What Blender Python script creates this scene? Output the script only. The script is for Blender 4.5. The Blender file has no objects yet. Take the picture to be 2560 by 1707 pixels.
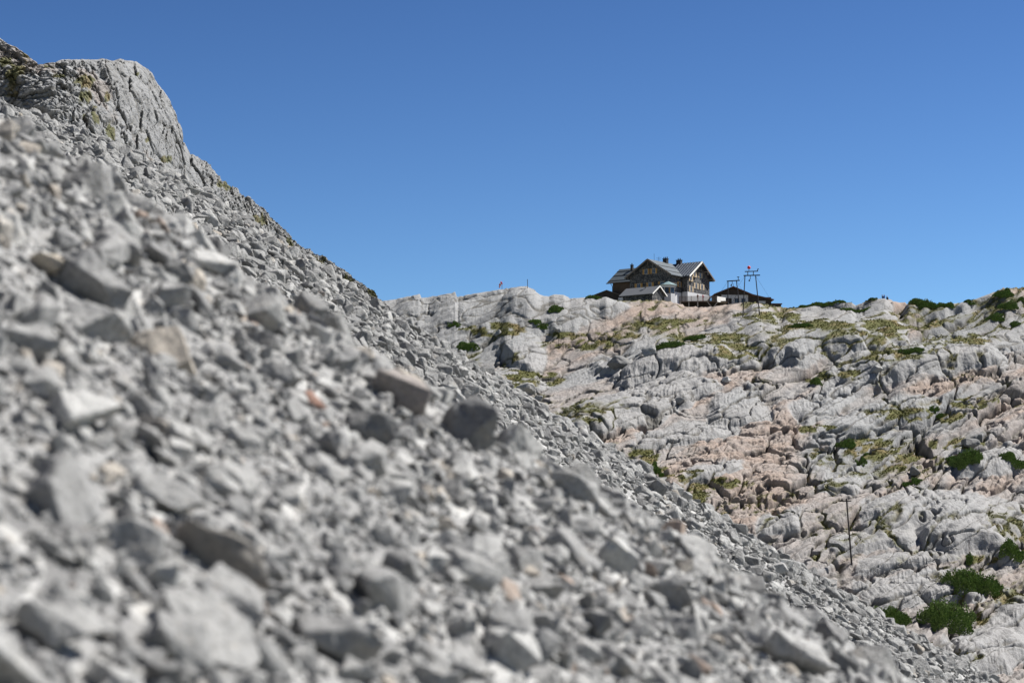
import bpy, bmesh, math, random
import numpy as np
from mathutils import Vector, Matrix
random.seed(7); RNG = np.random.default_rng(11)
SC = bpy.context.scene; COL = SC.collection
R = math.radians
# ------------------------------------------------------------------ camera
LENS, PITCH = 85.0, R(6.0)
K = 36.0 / LENS / 2560.0                       # one photo pixel, in units of depth
cd = bpy.data.cameras.new('camera'); cam = bpy.data.objects.new('camera', cd); COL.objects.link(cam)
cd.lens = LENS; cd.sensor_width = 36; cd.clip_start = 0.1; cd.clip_end = 6000
cam.rotation_euler = (R(90) + PITCH, 0, 0)
cd.dof.use_dof = True; cd.dof.focus_distance = 560; cd.dof.aperture_fstop = 4.3; cd.dof.aperture_blades = 9
SC.camera = cam
# ------------------------------------------------------------------ light
SUN_EL, SUN_AZ = 51.0, 73.0                    # azimuth clockwise from the view direction (+Y)
W = bpy.data.worlds.new('World'); SC.world = W; W.use_nodes = True
nt = W.node_tree; nt.nodes.clear()
sky = nt.nodes.new('ShaderNodeTexSky'); sky.sky_type = 'NISHITA'; sky.sun_disc = False
sky.sun_elevation = R(SUN_EL); sky.sun_rotation = R(SUN_AZ)
sky.altitude = 2100; sky.air_density = 1.0; sky.dust_density = 0.0; sky.ozone_density = 4.0
bg = nt.nodes.new('ShaderNodeBackground'); bg.inputs['Strength'].default_value = 0.10
wo = nt.nodes.new('ShaderNodeOutputWorld')
gm = nt.nodes.new('ShaderNodeGamma'); gm.inputs[1].default_value = 2.0      # clear deep-blue mountain air
ml = nt.nodes.new('ShaderNodeMix'); ml.data_type = 'RGBA'; ml.blend_type = 'MULTIPLY'; ml.inputs[0].default_value = 1
ml.inputs[7].default_value = (.166, .132, .100, 1)
nt.links.new(sky.outputs[0], gm.inputs[0]); nt.links.new(gm.outputs[0], ml.inputs[6]); nt.links.new(ml.outputs[2], bg.inputs[0]); nt.links.new(bg.outputs[0], wo.inputs[0])
sl = bpy.data.lights.new('sun', 'SUN'); sun = bpy.data.objects.new('sun', sl); COL.objects.link(sun)
sl.energy = 5.0; sl.angle = R(0.5); sl.color = (1, .97, .915)
sdir = Vector((math.sin(R(SUN_AZ)) * math.cos(R(SUN_EL)), math.cos(R(SUN_AZ)) * math.cos(R(SUN_EL)), math.sin(R(SUN_EL))))
sun.rotation_euler = sdir.to_track_quat('Z', 'Y').to_euler()
vs = SC.view_settings; vs.view_transform = 'Standard'; vs.look = 'None'; vs.gamma = 1; vs.exposure = 0.88
SC.cycles.use_denoising = True
SC.cycles.max_bounces = 5; SC.cycles.diffuse_bounces = 3

# ------------------------------------------------------------------ pixel <-> world (photo pixels 2560x1707)
CP, SP = math.cos(PITCH), math.sin(PITCH)
def ray(X, Y):
    u = (X - 1280) * K; v = (853.5 - Y) * K
    yy = CP - v * SP
    return u / yy, (SP + v * CP) / yy           # x/y and z/y
def Pw(X, Y, y):
    a, e = ray(X, Y); return Vector((a * y, y, e * y))
def E_of(Y): return ray(1280, Y)[1]
def row_of(e):                                  # z/y -> photo row
    return 853.5 - (e * CP - SP) / (CP + e * SP) / K

# ------------------------------------------------------------------ noise
def h32(ix, iy, iz, seed):
    h = (ix.astype(np.int64).astype(np.uint32) * np.uint32(0x9E3779B1)) ^ (iy.astype(np.int64).astype(np.uint32) * np.uint32(0x85EBCA77)) \
        ^ (iz.astype(np.int64).astype(np.uint32) * np.uint32(0xC2B2AE3D)) ^ np.uint32((seed * 0x27D4EB2F) & 0xffffffff)
    h ^= h >> np.uint32(15); h *= np.uint32(0x2C1B3C6D); h ^= h >> np.uint32(12); h *= np.uint32(0x297A2D39); h ^= h >> np.uint32(15)
    return h
def _u(h): return (h & np.uint32(0xffffff)).astype(np.float32) / np.float32(16777216)
def vnoise(x, y, z, seed=0):
    x, y, z = np.broadcast_arrays(x, y, z)
    fx, fy, fz = np.floor(x), np.floor(y), np.floor(z)
    tx, ty, tz = (x - fx).astype(np.float32), (y - fy).astype(np.float32), (z - fz).astype(np.float32)
    tx, ty, tz = [t * t * t * (t * (t * 6 - 15) + 10) for t in (tx, ty, tz)]
    r = 0
    for dx in (0, 1):
        wx = tx if dx else 1 - tx
        for dy in (0, 1):
            wy = ty if dy else 1 - ty
            for dz in (0, 1):
                wz = tz if dz else 1 - tz
                r = r + wx * wy * wz * _u(h32(fx + dx, fy + dy, fz + dz, seed))
    return r * 2 - 1
def fbm(x, y, z=0.0, seed=0, oct=4, lac=2.03, gain=.5):
    s, a, n = 0, 1.0, 0
    for o in range(oct):
        s = s + a * vnoise(x + o * 17.3, y - o * 9.1, z + o * 5.7, seed + o * 13)
        n += a; a *= gain; x = x * lac; y = y * lac; z = z * lac
    return s / n * 1.6
def voro(x, y, z, seed=0):
    sh = x.shape; x, y, z = [np.ascontiguousarray(t, dtype=np.float32).ravel() for t in (x, y, z)]
    F1, F2 = np.empty_like(x), np.empty_like(x); ID = np.empty(x.shape, np.uint32)
    DX = np.empty((3,) + x.shape, np.float32)
    CH = 200000
    for s in range(0, len(x), CH):
        a, b, c = x[s:s+CH], y[s:s+CH], z[s:s+CH]
        ia, ib, ic = np.floor(a), np.floor(b), np.floor(c)
        f1 = np.full(a.shape, 9, np.float32); f2 = f1.copy(); idd = np.zeros(a.shape, np.uint32); dd = np.zeros((3,) + a.shape, np.float32)
        for i in (-1, 0, 1):
            for j in (-1, 0, 1):
                for k in (-1, 0, 1):
                    h = h32(ia + i, ib + j, ic + k, seed)
                    da = ia + i + (h & np.uint32(1023)).astype(np.float32) / 1023 - a
                    db = ib + j + ((h >> np.uint32(10)) & np.uint32(1023)).astype(np.float32) / 1023 - b
                    dc = ic + k + ((h >> np.uint32(20)) & np.uint32(1023)).astype(np.float32) / 1023 - c
                    d = da * da + db * db + dc * dc
                    m = d < f1
                    f2 = np.where(m, f1, np.minimum(f2, d)); f1 = np.where(m, d, f1); idd = np.where(m, h, idd)
                    for q, t in enumerate((da, db, dc)): dd[q] = np.where(m, t, dd[q])
        F1[s:s+CH], F2[s:s+CH], ID[s:s+CH] = np.sqrt(f1), np.sqrt(f2), idd; DX[:, s:s+CH] = dd
    return F1.reshape(sh), F2.reshape(sh), ID.reshape(sh), DX.reshape((3,) + sh)
def idr(ID, k):                                 # a random number 0..1 per cell
    return _u(h32(ID & np.uint32(0xffff), ID >> np.uint32(16), ID * 0 + k, 5))
def ss(a, b, x):
    t = np.clip((x - a) / (b - a), 0, 1); return t * t * (3 - 2 * t)

# ------------------------------------------------------------------ materials
def mat(name):
    m = bpy.data.materials.new(name); m.use_nodes = True; n = m.node_tree
    b = n.nodes['Principled BSDF']; b.inputs['Roughness'].default_value = .85
    b.inputs['Specular IOR Level'].default_value = .25
    return m, n, b
def N(n, t, **kw):
    x = n.nodes.new(t)
    for k, v in kw.items():
        if k[0] == '_': x.inputs[k[1:].replace('_', ' ')].default_value = v
        else: setattr(x, k, v)
    return x
def mixc(n, fac, a, b, mode='MIX'):
    m = N(n, 'ShaderNodeMix', data_type='RGBA', blend_type=mode)
    for sock, v in ((m.inputs[0], fac), (m.inputs[6], a), (m.inputs[7], b)):
        if hasattr(v, 'is_output') or isinstance(v, bpy.types.NodeSocket): n.links.new(v, sock)
        elif isinstance(v, (int, float)): sock.default_value = v
        else: sock.default_value = (*v, 1)
    return m.outputs[2]
def ramp(n, src, stops):
    r = N(n, 'ShaderNodeValToRGB'); e = r.color_ramp.elements
    while len(e) < len(stops): e.new(.5)
    for q, (p, c) in zip(e, stops): q.position = p; q.color = (*((c, c, c) if isinstance(c, (int, float)) else c), 1)
    n.links.new(src, r.inputs[0]); return r.outputs[0]
def pos(n, scale=(1, 1, 1), rot=(0, 0, 0), obj=False):
    g = N(n, 'ShaderNodeTexCoord').outputs['Object'] if obj else N(n, 'ShaderNodeNewGeometry').outputs['Position']
    m = N(n, 'ShaderNodeMapping'); m.inputs['Scale'].default_value = scale; m.inputs['Rotation'].default_value = rot
    n.links.new(g, m.inputs[0]); return m.outputs[0]
def noise(n, vec, scale, detail=4, rough=.55, dist=0):
    t = N(n, 'ShaderNodeTexNoise'); t.inputs['Scale'].default_value = scale; t.inputs['Detail'].default_value = detail
    t.inputs['Roughness'].default_value = rough; t.inputs['Distortion'].default_value = dist
    n.links.new(vec, t.inputs['Vector']); return t.outputs['Fac']
def attr(n, name):
    return N(n, 'ShaderNodeAttribute', attribute_name=name).outputs['Fac']
def bump(n, b, h, strength, dist, prev=None):
    x = N(n, 'ShaderNodeBump'); x.inputs['Strength'].default_value = strength; x.inputs['Distance'].default_value = dist
    n.links.new(h, x.inputs['Height'])
    if prev is not None: n.links.new(prev, x.inputs['Normal'])
    n.links.new(x.outputs[0], b.inputs['Normal']); return x.outputs[0]
def plain(name, col, rough=.7, metal=0, var=.12, scale=3.0, bmp=0.0):
    m, n, b = mat(name)
    f = noise(n, pos(n), scale, 4)
    c = mixc(n, f, [x * (1 - var) for x in col], [min(1, x * (1 + var)) for x in col])
    n.links.new(c, b.inputs['Base Color']); b.inputs['Roughness'].default_value = rough; b.inputs['Metallic'].default_value = metal
    if bmp: bump(n, b, f, bmp, .03)
    return m
GREY_D, GREY_L = (.172, .172, .174), (.262, .261, .26)
def karst_mat(name, fine=1.0):
    m, n, b = mat(name)
    p = pos(n)
    c = mixc(n, ramp(n, noise(n, p, .35, 6, .6), [(.3, 0.0), (.7, 1.0)]), GREY_D, GREY_L)
    spk = ramp(n, noise(n, p, 2.2 * fine, 5, .7), [(.33, 0.0), (.5, 1.0)])
    c = mixc(n, spk, mixc(n, .55, c, (.14, .145, .15)), c)                      # dark lichen speckle
    pk = mixc(n, noise(n, p, .5, 5, .6), (.255, .193, .157), (.325, .265, .225))
    pk = mixc(n, spk, mixc(n, .5, pk, (.2, .12, .09)), pk)
    c = mixc(n, attr(n, 'slab'), c, mixc(n, noise(n, pos(n, (1.6, .5, .25)), .9, 4), (.222, .222, .223), (.30, .299, .296)))
    c = mixc(n, attr(n, 'pink'), c, pk)
    c = mixc(n, attr(n, 'crack'), c, (.085, .078, .065))                         # soil and black lichen in the joints
    gv = mixc(n, noise(n, p, 1.3 * fine, 4, .7), (.035, .04, .010), (.115, .11, .030))
    gv = mixc(n, ramp(n, noise(n, p, .25, 3), [(.5, 0.0), (.7, 1.0)]), gv, (.15, .115, .05))
    c = mixc(n, attr(n, 'grass'), c, gv)
    n.links.new(c, b.inputs['Base Color']); b.inputs['Roughness'].default_value = .92
    n0 = bump(n, b, noise(n, pos(n, (1.9, .35, .3)), 1.15 * fine, 6, .62, .3), .45, .35)
    n1 = bump(n, b, noise(n, pos(n, (1, 1, .8)), 1.1 * fine, 8, .66), .5, .45, n0)
    v = N(n, 'ShaderNodeTexVoronoi', feature='DISTANCE_TO_EDGE'); v.inputs['Scale'].default_value = .55 * fine
    wn = N(n, 'ShaderNodeVectorMath', operation='ADD'); nn = N(n, 'ShaderNodeTexNoise'); nn.inputs['Scale'].default_value = .5
    n.links.new(p, nn.inputs['Vector']); n.links.new(nn.outputs['Color'], wn.inputs[0])
    n.links.new(pos(n, (1, .7, 1.1), (0, R(-20), 0)), wn.inputs[1]); n.links.new(wn.outputs[0], v.inputs['Vector'])
    bump(n, b, ramp(n, v.outputs['Distance'], [(0, 0.0), (.05, 1.0)]), .28, .2, n1)
    return m
def stone_mat(name, dark=(.238, .236, .233), light=(.34, .336, .326), obj=False, warm=None, f=1.0, bd=.12):
    """limestone rubble; the tint of each stone from an attribute (merged stones) or the object's random number"""
    m, n, b = mat(name)
    p = pos(n, obj=obj)
    t = N(n, 'ShaderNodeObjectInfo').outputs['Random'] if obj else attr(n, 'tint')
    c = mixc(n, t, dark, light)
    h_ = N(n, 'ShaderNodeMath', operation='FRACT'); m7 = N(n, 'ShaderNodeMath', operation='MULTIPLY'); m7.inputs[1].default_value = 7.31
    n.links.new(t, m7.inputs[0]); n.links.new(m7.outputs[0], h_.inputs[0]); hh_ = h_.outputs[0]
    c = mixc(n, ramp(n, hh_, [(.10, .8), (.13, 0.0)]), c, [v * .68 for v in dark])
    c = mixc(n, ramp(n, hh_, [(.84, 0.0), (.88, .9)]), c, [v * 1.2 for v in light])
    if not warm:
        c = mixc(n, ramp(n, t, [(.94, 0.0), (.96, .7)]), c, (.42, .37, .31))
        c = mixc(n, ramp(n, t, [(.985, 0.0), (.99, .6)]), c, (.27, .18, .14))
    c = mixc(n, ramp(n, noise(n, p, 7 * f, 5, .65), [(.38, 0.0), (.52, 1.0)]), mixc(n, .5, c, (.10, .098, .095)), c)
    c = mixc(n, ramp(n, noise(n, p, 2.5 * f, 4, .6), [(.62, 0.0), (.75, .5)]), c, (.42, .36, .29))
    n.links.new(c, b.inputs['Base Color']); b.inputs['Roughness'].default_value = .9
    n1 = bump(n, b, noise(n, p, (3.2 if obj else 6) * f, 8, .72), .8, bd)
    bump(n, b, noise(n, p, (8 if obj else 16) * f, 6, .65), .6, bd * .25, n1)
    return m
M = {}
M['karst'] = karst_mat('limestone_karst')
M['cliffrock'] = karst_mat('limestone_cliff', 1.3)
M['stone'] = stone_mat('limestone_rubble')
M['nearstone'] = stone_mat('limestone_rubble_fine', f=4.5, bd=.008)
M['boulder'] = stone_mat('limestone_block', obj=True, bd=.007)
M['hillboulder'] = stone_mat('limestone_boulder', obj=True, bd=.25)
M['cream'] = stone_mat('cream_limestone', (.42, .37, .30), (.46, .41, .345), True, True, bd=.007)
M['red'] = stone_mat('red_limestone', (.21, .12, .095), (.25, .15, .115), True, True, bd=.007)
M['pinkish'] = stone_mat('pink_limestone', (.24, .215, .20), (.28, .25, .23), True, True, bd=.007)
M['dark'] = stone_mat('shade_toned_limestone', (.15, .15, .152), (.19, .19, .19), True, True, bd=.007)  # grey crest boulder: shade of its near side put into the colour
M['pale'] = stone_mat('pale_limestone', (.40, .398, .39), (.44, .438, .43), True, True)
M['brown'] = stone_mat('brown_stone', (.22, .205, .185), (.26, .24, .215), True, True, bd=.007)

# ------------------------------------------------------------------ object helpers
def tag(o, label=None, cat=None, group=None, kind=None):
    if label: o['label'] = label
    if cat: o['category'] = cat
    if group: o['group'] = group
    if kind: o['kind'] = kind
    return o
def link(name, me, mt=None, parent=None, loc=None):
    o = bpy.data.objects.new(name, me); COL.objects.link(o)
    if mt is not None: me.materials.append(mt)
    if parent: o.parent = parent
    if loc is not None: o.location = loc
    return o
def empty(name, loc, label, cat, group=None):
    o = bpy.data.objects.new(name, None); COL.objects.link(o); o.location = loc; o.empty_display_size = .3
    return tag(o, label, cat, group)
def raw_mesh(name, V, F, smooth=True, attrs=None):
    """V (n,3), F (m,3 or 4) as numpy"""
    me = bpy.data.meshes.new(name); k = F.shape[1]
    me.vertices.add(len(V)); me.vertices.foreach_set('co', np.ascontiguousarray(V, np.float32).ravel())
    me.loops.add(F.size); me.loops.foreach_set('vertex_index', np.ascontiguousarray(F, np.int32).ravel())
    me.polygons.add(len(F)); me.polygons.foreach_set('loop_start', np.arange(0, F.size, k, dtype=np.int32))
    me.polygons.foreach_set('use_smooth', np.full(len(F), smooth))
    for q, a in (attrs or {}).items():
        at = me.attributes.new(q, 'FLOAT', 'POINT'); at.data.foreach_set('value', np.ascontiguousarray(a, np.float32).ravel())
    me.update(calc_edges=True); return me
def grid_faces(nr, nc):
    i = np.arange(nr - 1)[:, None] * nc + np.arange(nc - 1)[None, :]
    return np.stack([i, i + 1, i + nc + 1, i + nc], -1).reshape(-1, 4)

# ------------------------------------------------------------------ the karst hillside
def PX(v): return v * 1.08844                   # positions read off the 2352-wide view
SKY_T = [(-400, 800), (700, 790), (900, 765), (960, 752), (990, 748), (1000, 745), (1045, 736), (1060, 745), (1130, 732), (1137, 732), (1145, 742), (1180, 735), (1300, 716), (1318, 716), (1335, 724), (1352, 738), (1372, 741),
         (1385, 736), (1410, 737), (1425, 746), (1460, 744), (1500, 745), (1516, 742), (1535, 750), (1560, 752), (1600, 751), (1650, 750), (1690, 757), (1720, 767), (1770, 768), (1830, 760), (1880, 755), (1900, 758), (1950, 768), (2000, 770), (2050, 763), (2100, 757), (2130, 756), (2140, 764), (2180, 748), (2215, 746),
         (2250, 757), (2300, 758), (2340, 765), (2400, 757), (2440, 748), (2480, 733), (2510, 721), (2560, 719), (2800, 700), (3200, 720)]
def crest_E(u):
    X = 1280 + u * CP / K
    rows = np.interp(X, [a for a, b in SKY_T], [b for a, b in SKY_T]); v = (853.5 - rows) * K
    return (SP + v * CP) / (CP - v * SP)
YC = 586.0; Y0, Z0, SL = 380.0, -13.7, .394
def base_z(x, y):
    z = Z0 + SL * (np.minimum(y, YC) - Y0)
    z = z + 3.0 * fbm(x / 50, y / 60, 0, 3, 3) * ss(588, 545, y)
    d = np.maximum(y - YC, 0)
    z = z - .004 * d - .22 * np.maximum(d - 62, 0)
    u = x / y
    z = z + (crest_E(u) * YC - (Z0 + SL * (YC - Y0))) * ss(552, 582, y)
    return z
def depth_at(X, Y):
    e = E_of(Y); return (SL * Y0 - Z0) / max(SL - e, .07)
# named slabs: centre (view px), half sizes, tilt in the picture, height
SLABS = [(955, 697, 75, 20, 14, 2.6), (1150, 692, 105, 34, 7, 4.0), (1300, 738, 150, 36, 9, 3.2), (1200, 797, 55, 32, -28, 3.0), (1570, 830, 150, 48, 5, 4.2),
         (1860, 795, 185, 55, 4, 4.6), (1440, 935, 185, 48, 18, 3.6), (1500, 893, 70, 22, 12, 2.2), (2120, 848, 175, 42, 7, 4.2), (1690, 940, 62, 32, 5, 2.5),
         (1410, 965, 90, 30, 15, 2.0), (2230, 1180, 105, 75, -8, 4.5), (2080, 1160, 95, 60, 20, 3.5), (2265, 1040, 70, 26, 8, 2.4), (2260, 1490, 110, 70, 30, 3.6),
         (2020, 1230, 90, 28, 8, 2.0), (1640, 1085, 70, 18, 17, 1.8), (1935, 722, 95, 24, 0, 2.4), (2195, 728, 115, 22, 2, 2.6), (1930, 1100, 48, 26, 0, 1.9),
         (2120, 1335, 130, 42, 3, 2.2), (1110, 745, 60, 14, 12, 1.3), (2010, 960, 130, 22, 10, 1.8), (1400, 835, 40, 20, -10, 2.0), (1180, 850, 60, 30, 0, 2.0),
         (2320, 800, 60, 30, 5, 2.4), (1790, 1190, 50, 22, 5, 1.6), (2090, 1275, 120, 18, 6, 1.6), (1880, 940, 60, 30, 30, 2.2), (1560, 1000, 120, 24, 10, 1.8), (2330, 1390, 40, 60, 40, 2.4)]
def slabs(x, y):
    S = np.zeros_like(x); Mk = np.zeros_like(x)
    for (cx, cy, L, H, a, A) in SLABS:
        X, Y = PX(cx), PX(cy); y0 = depth_at(X, Y); u0, e0 = ray(X, Y); k = K * y0 * 1.088
        zz = Z0 + SL * (y - Y0)
        dx = (x / y - u0) * y0; dv = (zz / y - e0) * y0
        wob = 1 + .22 * fbm(x / 6, y / 9, 0, 77 + int(cx), 3)
        c, s = math.cos(R(a)), math.sin(R(a))
        p = (dx * c + dv * s) / (L * 1.25 * k) * wob; q = (-dx * s + dv * c) / (H * 1.2 * k) * wob
        f = ss(1.0, .45, np.abs(p)) * ss(-1.0, -.72, q) * (1 - ss(-.6, 1.15, q) * .999)
        S = np.maximum(S, f * A); Mk = np.maximum(Mk, ss(.02, .2, f))
    return S * ss(589, 578, y), Mk
TB = math.tan(R(31))
def terraced(x, y):
    z0 = base_z(x, y)
    S, Mk = slabs(x, y)
    b = z0 - TB * x
    w = 2.2 * fbm(x / 34, y / 45, 0, 21, 4)
    z = z0
    for P, wd, amp, sd in ((6.5, .22, .55, 1), (2.3, .25, .5, 2)):
        t = (b + w) / P + 3.7 * sd; fr = t - np.floor(t)
        T = .86 * ss(0, wd, fr) + .14 * fr
        am = amp * ss(-.5, .3, fbm(x / 40, y / 60, 0, 40 + sd, 3)) * (1 - .75 * Mk)
        z = z + P * am * (T - fr - .36)
    z = z + S * .85
    return z, S, Mk
def hill_surface(x, y):
    z, S, Mk = terraced(x, y)
    be = R(28); cb, sb = math.cos(be), math.sin(be)
    qx, qz = x * cb + z * sb, -x * sb + z * cb
    qy = y - .9 * x
    wx = .35 * fbm(x / 7, y / 9, z / 7, 5, 3); wz = .35 * fbm(x / 7 + 9, y / 9, z / 7, 6, 3)
    band = ss(-.12, .22, fbm(qx / 50, y / 55, qz / 6.5, 63, 3) + .02) * ss(586, 560, y)
    Mk = np.maximum(Mk, .62 * band)
    pink = ss(-.32, .30, fbm(qx / 45, y / 50, qz / 9, 61, 5) + .30 - .12 * ss(560, 600, y) + .14 * ss(500, 420, y)) * (1 - .9 * Mk)
    d = 0
    F1, F2, ID, DX = voro(qx / 15 + wx, qy / 17, qz / 5.5 + wz, 1)
    e = F2 - F1
    d = d + 1.5 * (ss(0, .10, e) - .88) * (1 - .6 * Mk) + 1.6 * (.35 - F1 * F1) * (1 - .6 * Mk) + 1.1 * (idr(ID, 1) - .5) * (1 - .8 * Mk) + 1.6 * (DX[2] * (idr(ID, 2) - .3) + DX[1] * (idr(ID, 3) - .5)) * (1 - .75 * Mk)
    F1, F2, ID2, DX = voro(qx / 5.0 + wx * 1.5, qy / 5.5, qz / 2.5 + wz * 1.5, 2)
    e2 = F2 - F1; am = (.13 + .45 * pink) * (1 - .72 * Mk)
    d = d + am * (.8 * (ss(0, .18, e2) - .8) + .8 * (idr(ID2, 1) - .5) + .9 * (DX[2] * (idr(ID2, 2) - .4) + DX[0] * (idr(ID2, 3) - .5)))
    F1, F2, ID3, DX = voro(qx / 1.7 + wx * 3, qy / 1.8, qz / 1.0 + wz * 3, 3)
    e3 = F2 - F1; am = (.05 + .42 * pink) * (1 - .85 * Mk)
    d = d + am * (.40 * (ss(0, .25, e3) - .7) + .5 * (idr(ID3, 1) - .5))
    # runnels cut down the slabs
    run = fbm((x + .5 * np.sin(y / 3)) / .8, y / 9, z / 7, 31, 3, 2.1, .6)
    rm = np.maximum(Mk * ss(.0, .25, fbm(x / 9, y / 12, z / 5, 33, 2) + .25), 0.18 * (1 - pink) * ss(.1, .5, fbm(x / 14, y / 20, z / 6, 37, 2)))
    d = d - rm * .16 * ss(.05, .6, np.abs(run) * 1.0 + .0)
    d = d + .13 * fbm(x / 1.6, y / 1.8, z / 1.2, 34, 4) + .35 * fbm(qx / 6, y / 7, qz / 4, 35, 3)
    # cracks along the bedding, across the slabs
    cr = np.abs(vnoise(qx / 30, y / 60, qz / 2.2, 36)); d = d - .6 * ss(.035, 0, cr)
    return z, d, pink, Mk, e, e2, cr
def sample_cols(us, nr):
    """row positions concentrated where the surface is steep"""
    yc = np.linspace(315, 665, 900); cu = us[::8]
    Xc = cu[None, :] * yc[:, None]; Yc = np.repeat(yc[:, None], len(cu), 1)
    z, _, _ = terraced(Xc, Yc)
    z = z + 0.0
    g = np.abs(np.gradient(z, axis=0) / np.gradient(yc)[:, None])
    g = np.minimum(g, 3)
    for _ in range(3):
        g = (np.roll(g, 1, 1) + g + np.roll(g, -1, 1)) / 3; g = (np.roll(g, 1, 0) + g + np.roll(g, -1, 0)) / 3
    w = (.22 + g) / yc[:, None] * np.where(yc > 612, .15, 1)[:, None]
    c = np.cumsum(w, 0); c = (c - c[0]) / (c[-1] - c[0])
    t = np.linspace(0, 1, nr); out = np.stack([np.interp(t, c[:, j], yc) for j in range(len(cu))], 1)
    idx = np.arange(len(us)) / 8
    j0 = np.minimum(idx.astype(int), len(cu) - 2); f = np.clip(idx - j0, 0, 1)
    return out[:, j0] * (1 - f) + out[:, j0 + 1] * f
us = np.concatenate([np.linspace(-.30, -.085, 40, endpoint=False), np.linspace(-.085, .232, 1060, endpoint=False), np.linspace(.232, .44, 60)])
YY = sample_cols(us, 1350); XX = us[None, :] * YY
z, dsp, pink, Mk, e1, e2, crk = hill_surface(XX, YY)
near_hut = ss(575, 586, YY) * ss(.035, .045, us)[None, :] * ss(.135, .12, us)[None, :]
dsp = dsp * (1 - .8 * near_hut) * (1 - .72 * ss(525, 580, YY))
Dv = np.array([.12, -.52, .85]); Dv /= np.linalg.norm(Dv)
HP = np.stack([XX + Dv[0] * dsp, YY + Dv[1] * dsp, z + Dv[2] * dsp], -1)
# bring the skyline onto the real one (heights only, faded in near the crest)
sel = (YY > 545) & (YY < 589)
want = crest_E(us)
for _ in range(2):
    el = np.where(sel, HP[..., 2] / HP[..., 1], -1).max(0)
    corr = (want - el); ker = np.hanning(19)[1:-1]; ker /= ker.sum(); corr = np.convolve(np.pad(corr, 8, 'edge'), ker, 'valid')
    HP[..., 2] += .85 * corr[None, :] * 600 * ss(552, 579, YY)
ny = np.gradient(HP, axis=0); nx_ = np.gradient(HP, axis=1)
nrm = np.cross(nx_.reshape(-1, 3), ny.reshape(-1, 3)).reshape(HP.shape); nrm /= np.linalg.norm(nrm, axis=-1, keepdims=True) + 1e-9
def blur(a, n):
    for _ in range(n):
        a = (np.roll(a, 1, 0) + np.roll(a, -1, 0) + np.roll(a, 1, 1) + np.roll(a, -1, 1) + a) / 5
    return a
up = blur(nrm[..., 2], 3); cav = blur(dsp, 2) - blur(dsp, 14)
gn = fbm(XX / 16, YY / 22, 0, 90, 4)
# meadow patches (view px: centre, half sizes)
GR = [(1330, 790, 90, 16), (1120, 757, 90, 14), (1300, 770, 50, 14), (1560, 742, 90, 9), (1700, 810, 60, 12), (1880, 865, 40, 12), (1240, 870, 60, 14), (1480, 1050, 40, 26), (1520, 1085, 60, 14), (1880, 985, 70, 10), (2150, 955, 90, 12),
      (2250, 925, 90, 12), (2020, 1035, 70, 14), (2200, 1020, 80, 12), (1980, 1010, 40, 14), (2100, 1480, 45, 12), (2230, 1420, 26, 14), (1580, 1140, 40, 14), (1660, 1110, 60, 10), (1950, 860, 30, 10), (1850, 740, 60, 8), (2080, 745, 60, 8), (1640, 775, 60, 8), (2250, 780, 60, 10), (2120, 1060, 60, 12), (1960, 690, 40, 5), (1750, 725, 80, 6), (2230, 1285, 50, 8), (2050, 820, 60, 7), (1380, 770, 80, 8)]
rr = row_of(HP[..., 2] / HP[..., 1]); cc = 1280 + (HP[..., 0] / HP[..., 1]) * CP / K
gb = np.zeros_like(gn)
for (a, b, l, h) in GR:
    gb = np.maximum(gb, np.exp(-(((cc - PX(a)) / (l * 1.09)) ** 2 + ((rr - PX(b)) / (h * 1.25)) ** 2) * .9))
grass = ss(.30, .5, gb * 1.05 + .42 * gn - cav * .35 + .5 * (up - .62)) * ss(.30, .5, up)
grass = np.maximum(grass, ss(.45, .6, gn * .6 + .3 - cav * .6) * ss(.6, .8, up) * (1 - Mk) * .9)
grass = np.maximum(grass, ss(.13, .05, e1) * ss(-.05, .2, gn) * ss(.35, .55, up) * .9)
gf = fbm(XX / 3.2, YY / 3.6, HP[..., 2] / 2.2, 91, 4)
pink = pink * (.72 + .28 * ss(-.3, .2, fbm(XX / 5, YY / 6, HP[..., 2] / 2.5, 92, 4)))
grass = grass * ss(-.6, -.15, gf)
pink = pink * ss(.0, .03, XX / YY + .02 + .02 * gn)
hill = link('hillside', raw_mesh('hillside', HP.reshape(-1, 3), grid_faces(*YY.shape), True,
            {'pink': pink * .9, 'grass': grass, 'slab': Mk * .8 * (1 - pink), 'crack': np.clip(ss(.065, .0, e1) + .7 * ss(.04, 0, e2) + ss(.02, 0, crk), 0, 1) * .8}), M['karst'])
tag(hill, kind='structure')
colU = us; 
def ground(x, y):
    j = int(np.clip(np.searchsorted(colU, x / y), 1, len(colU) - 1))
    return float(np.interp(y, HP[:, j, 1], HP[:, j, 2]))
def hit(X, Y, ymin=330):
    """where the sight line through a photo pixel first meets the hillside"""
    u, e = ray(X, Y); j = int(np.clip(np.searchsorted(colU, u), 1, len(colU) - 1))
    c = HP[:, j]; k = np.where((c[:, 2] / c[:, 1] >= e) & (c[:, 1] > ymin))[0]
    if len(k) == 0: k = [int(np.argmax(c[:, 2] / c[:, 1]))]
    return Vector(c[k[0]])

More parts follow.
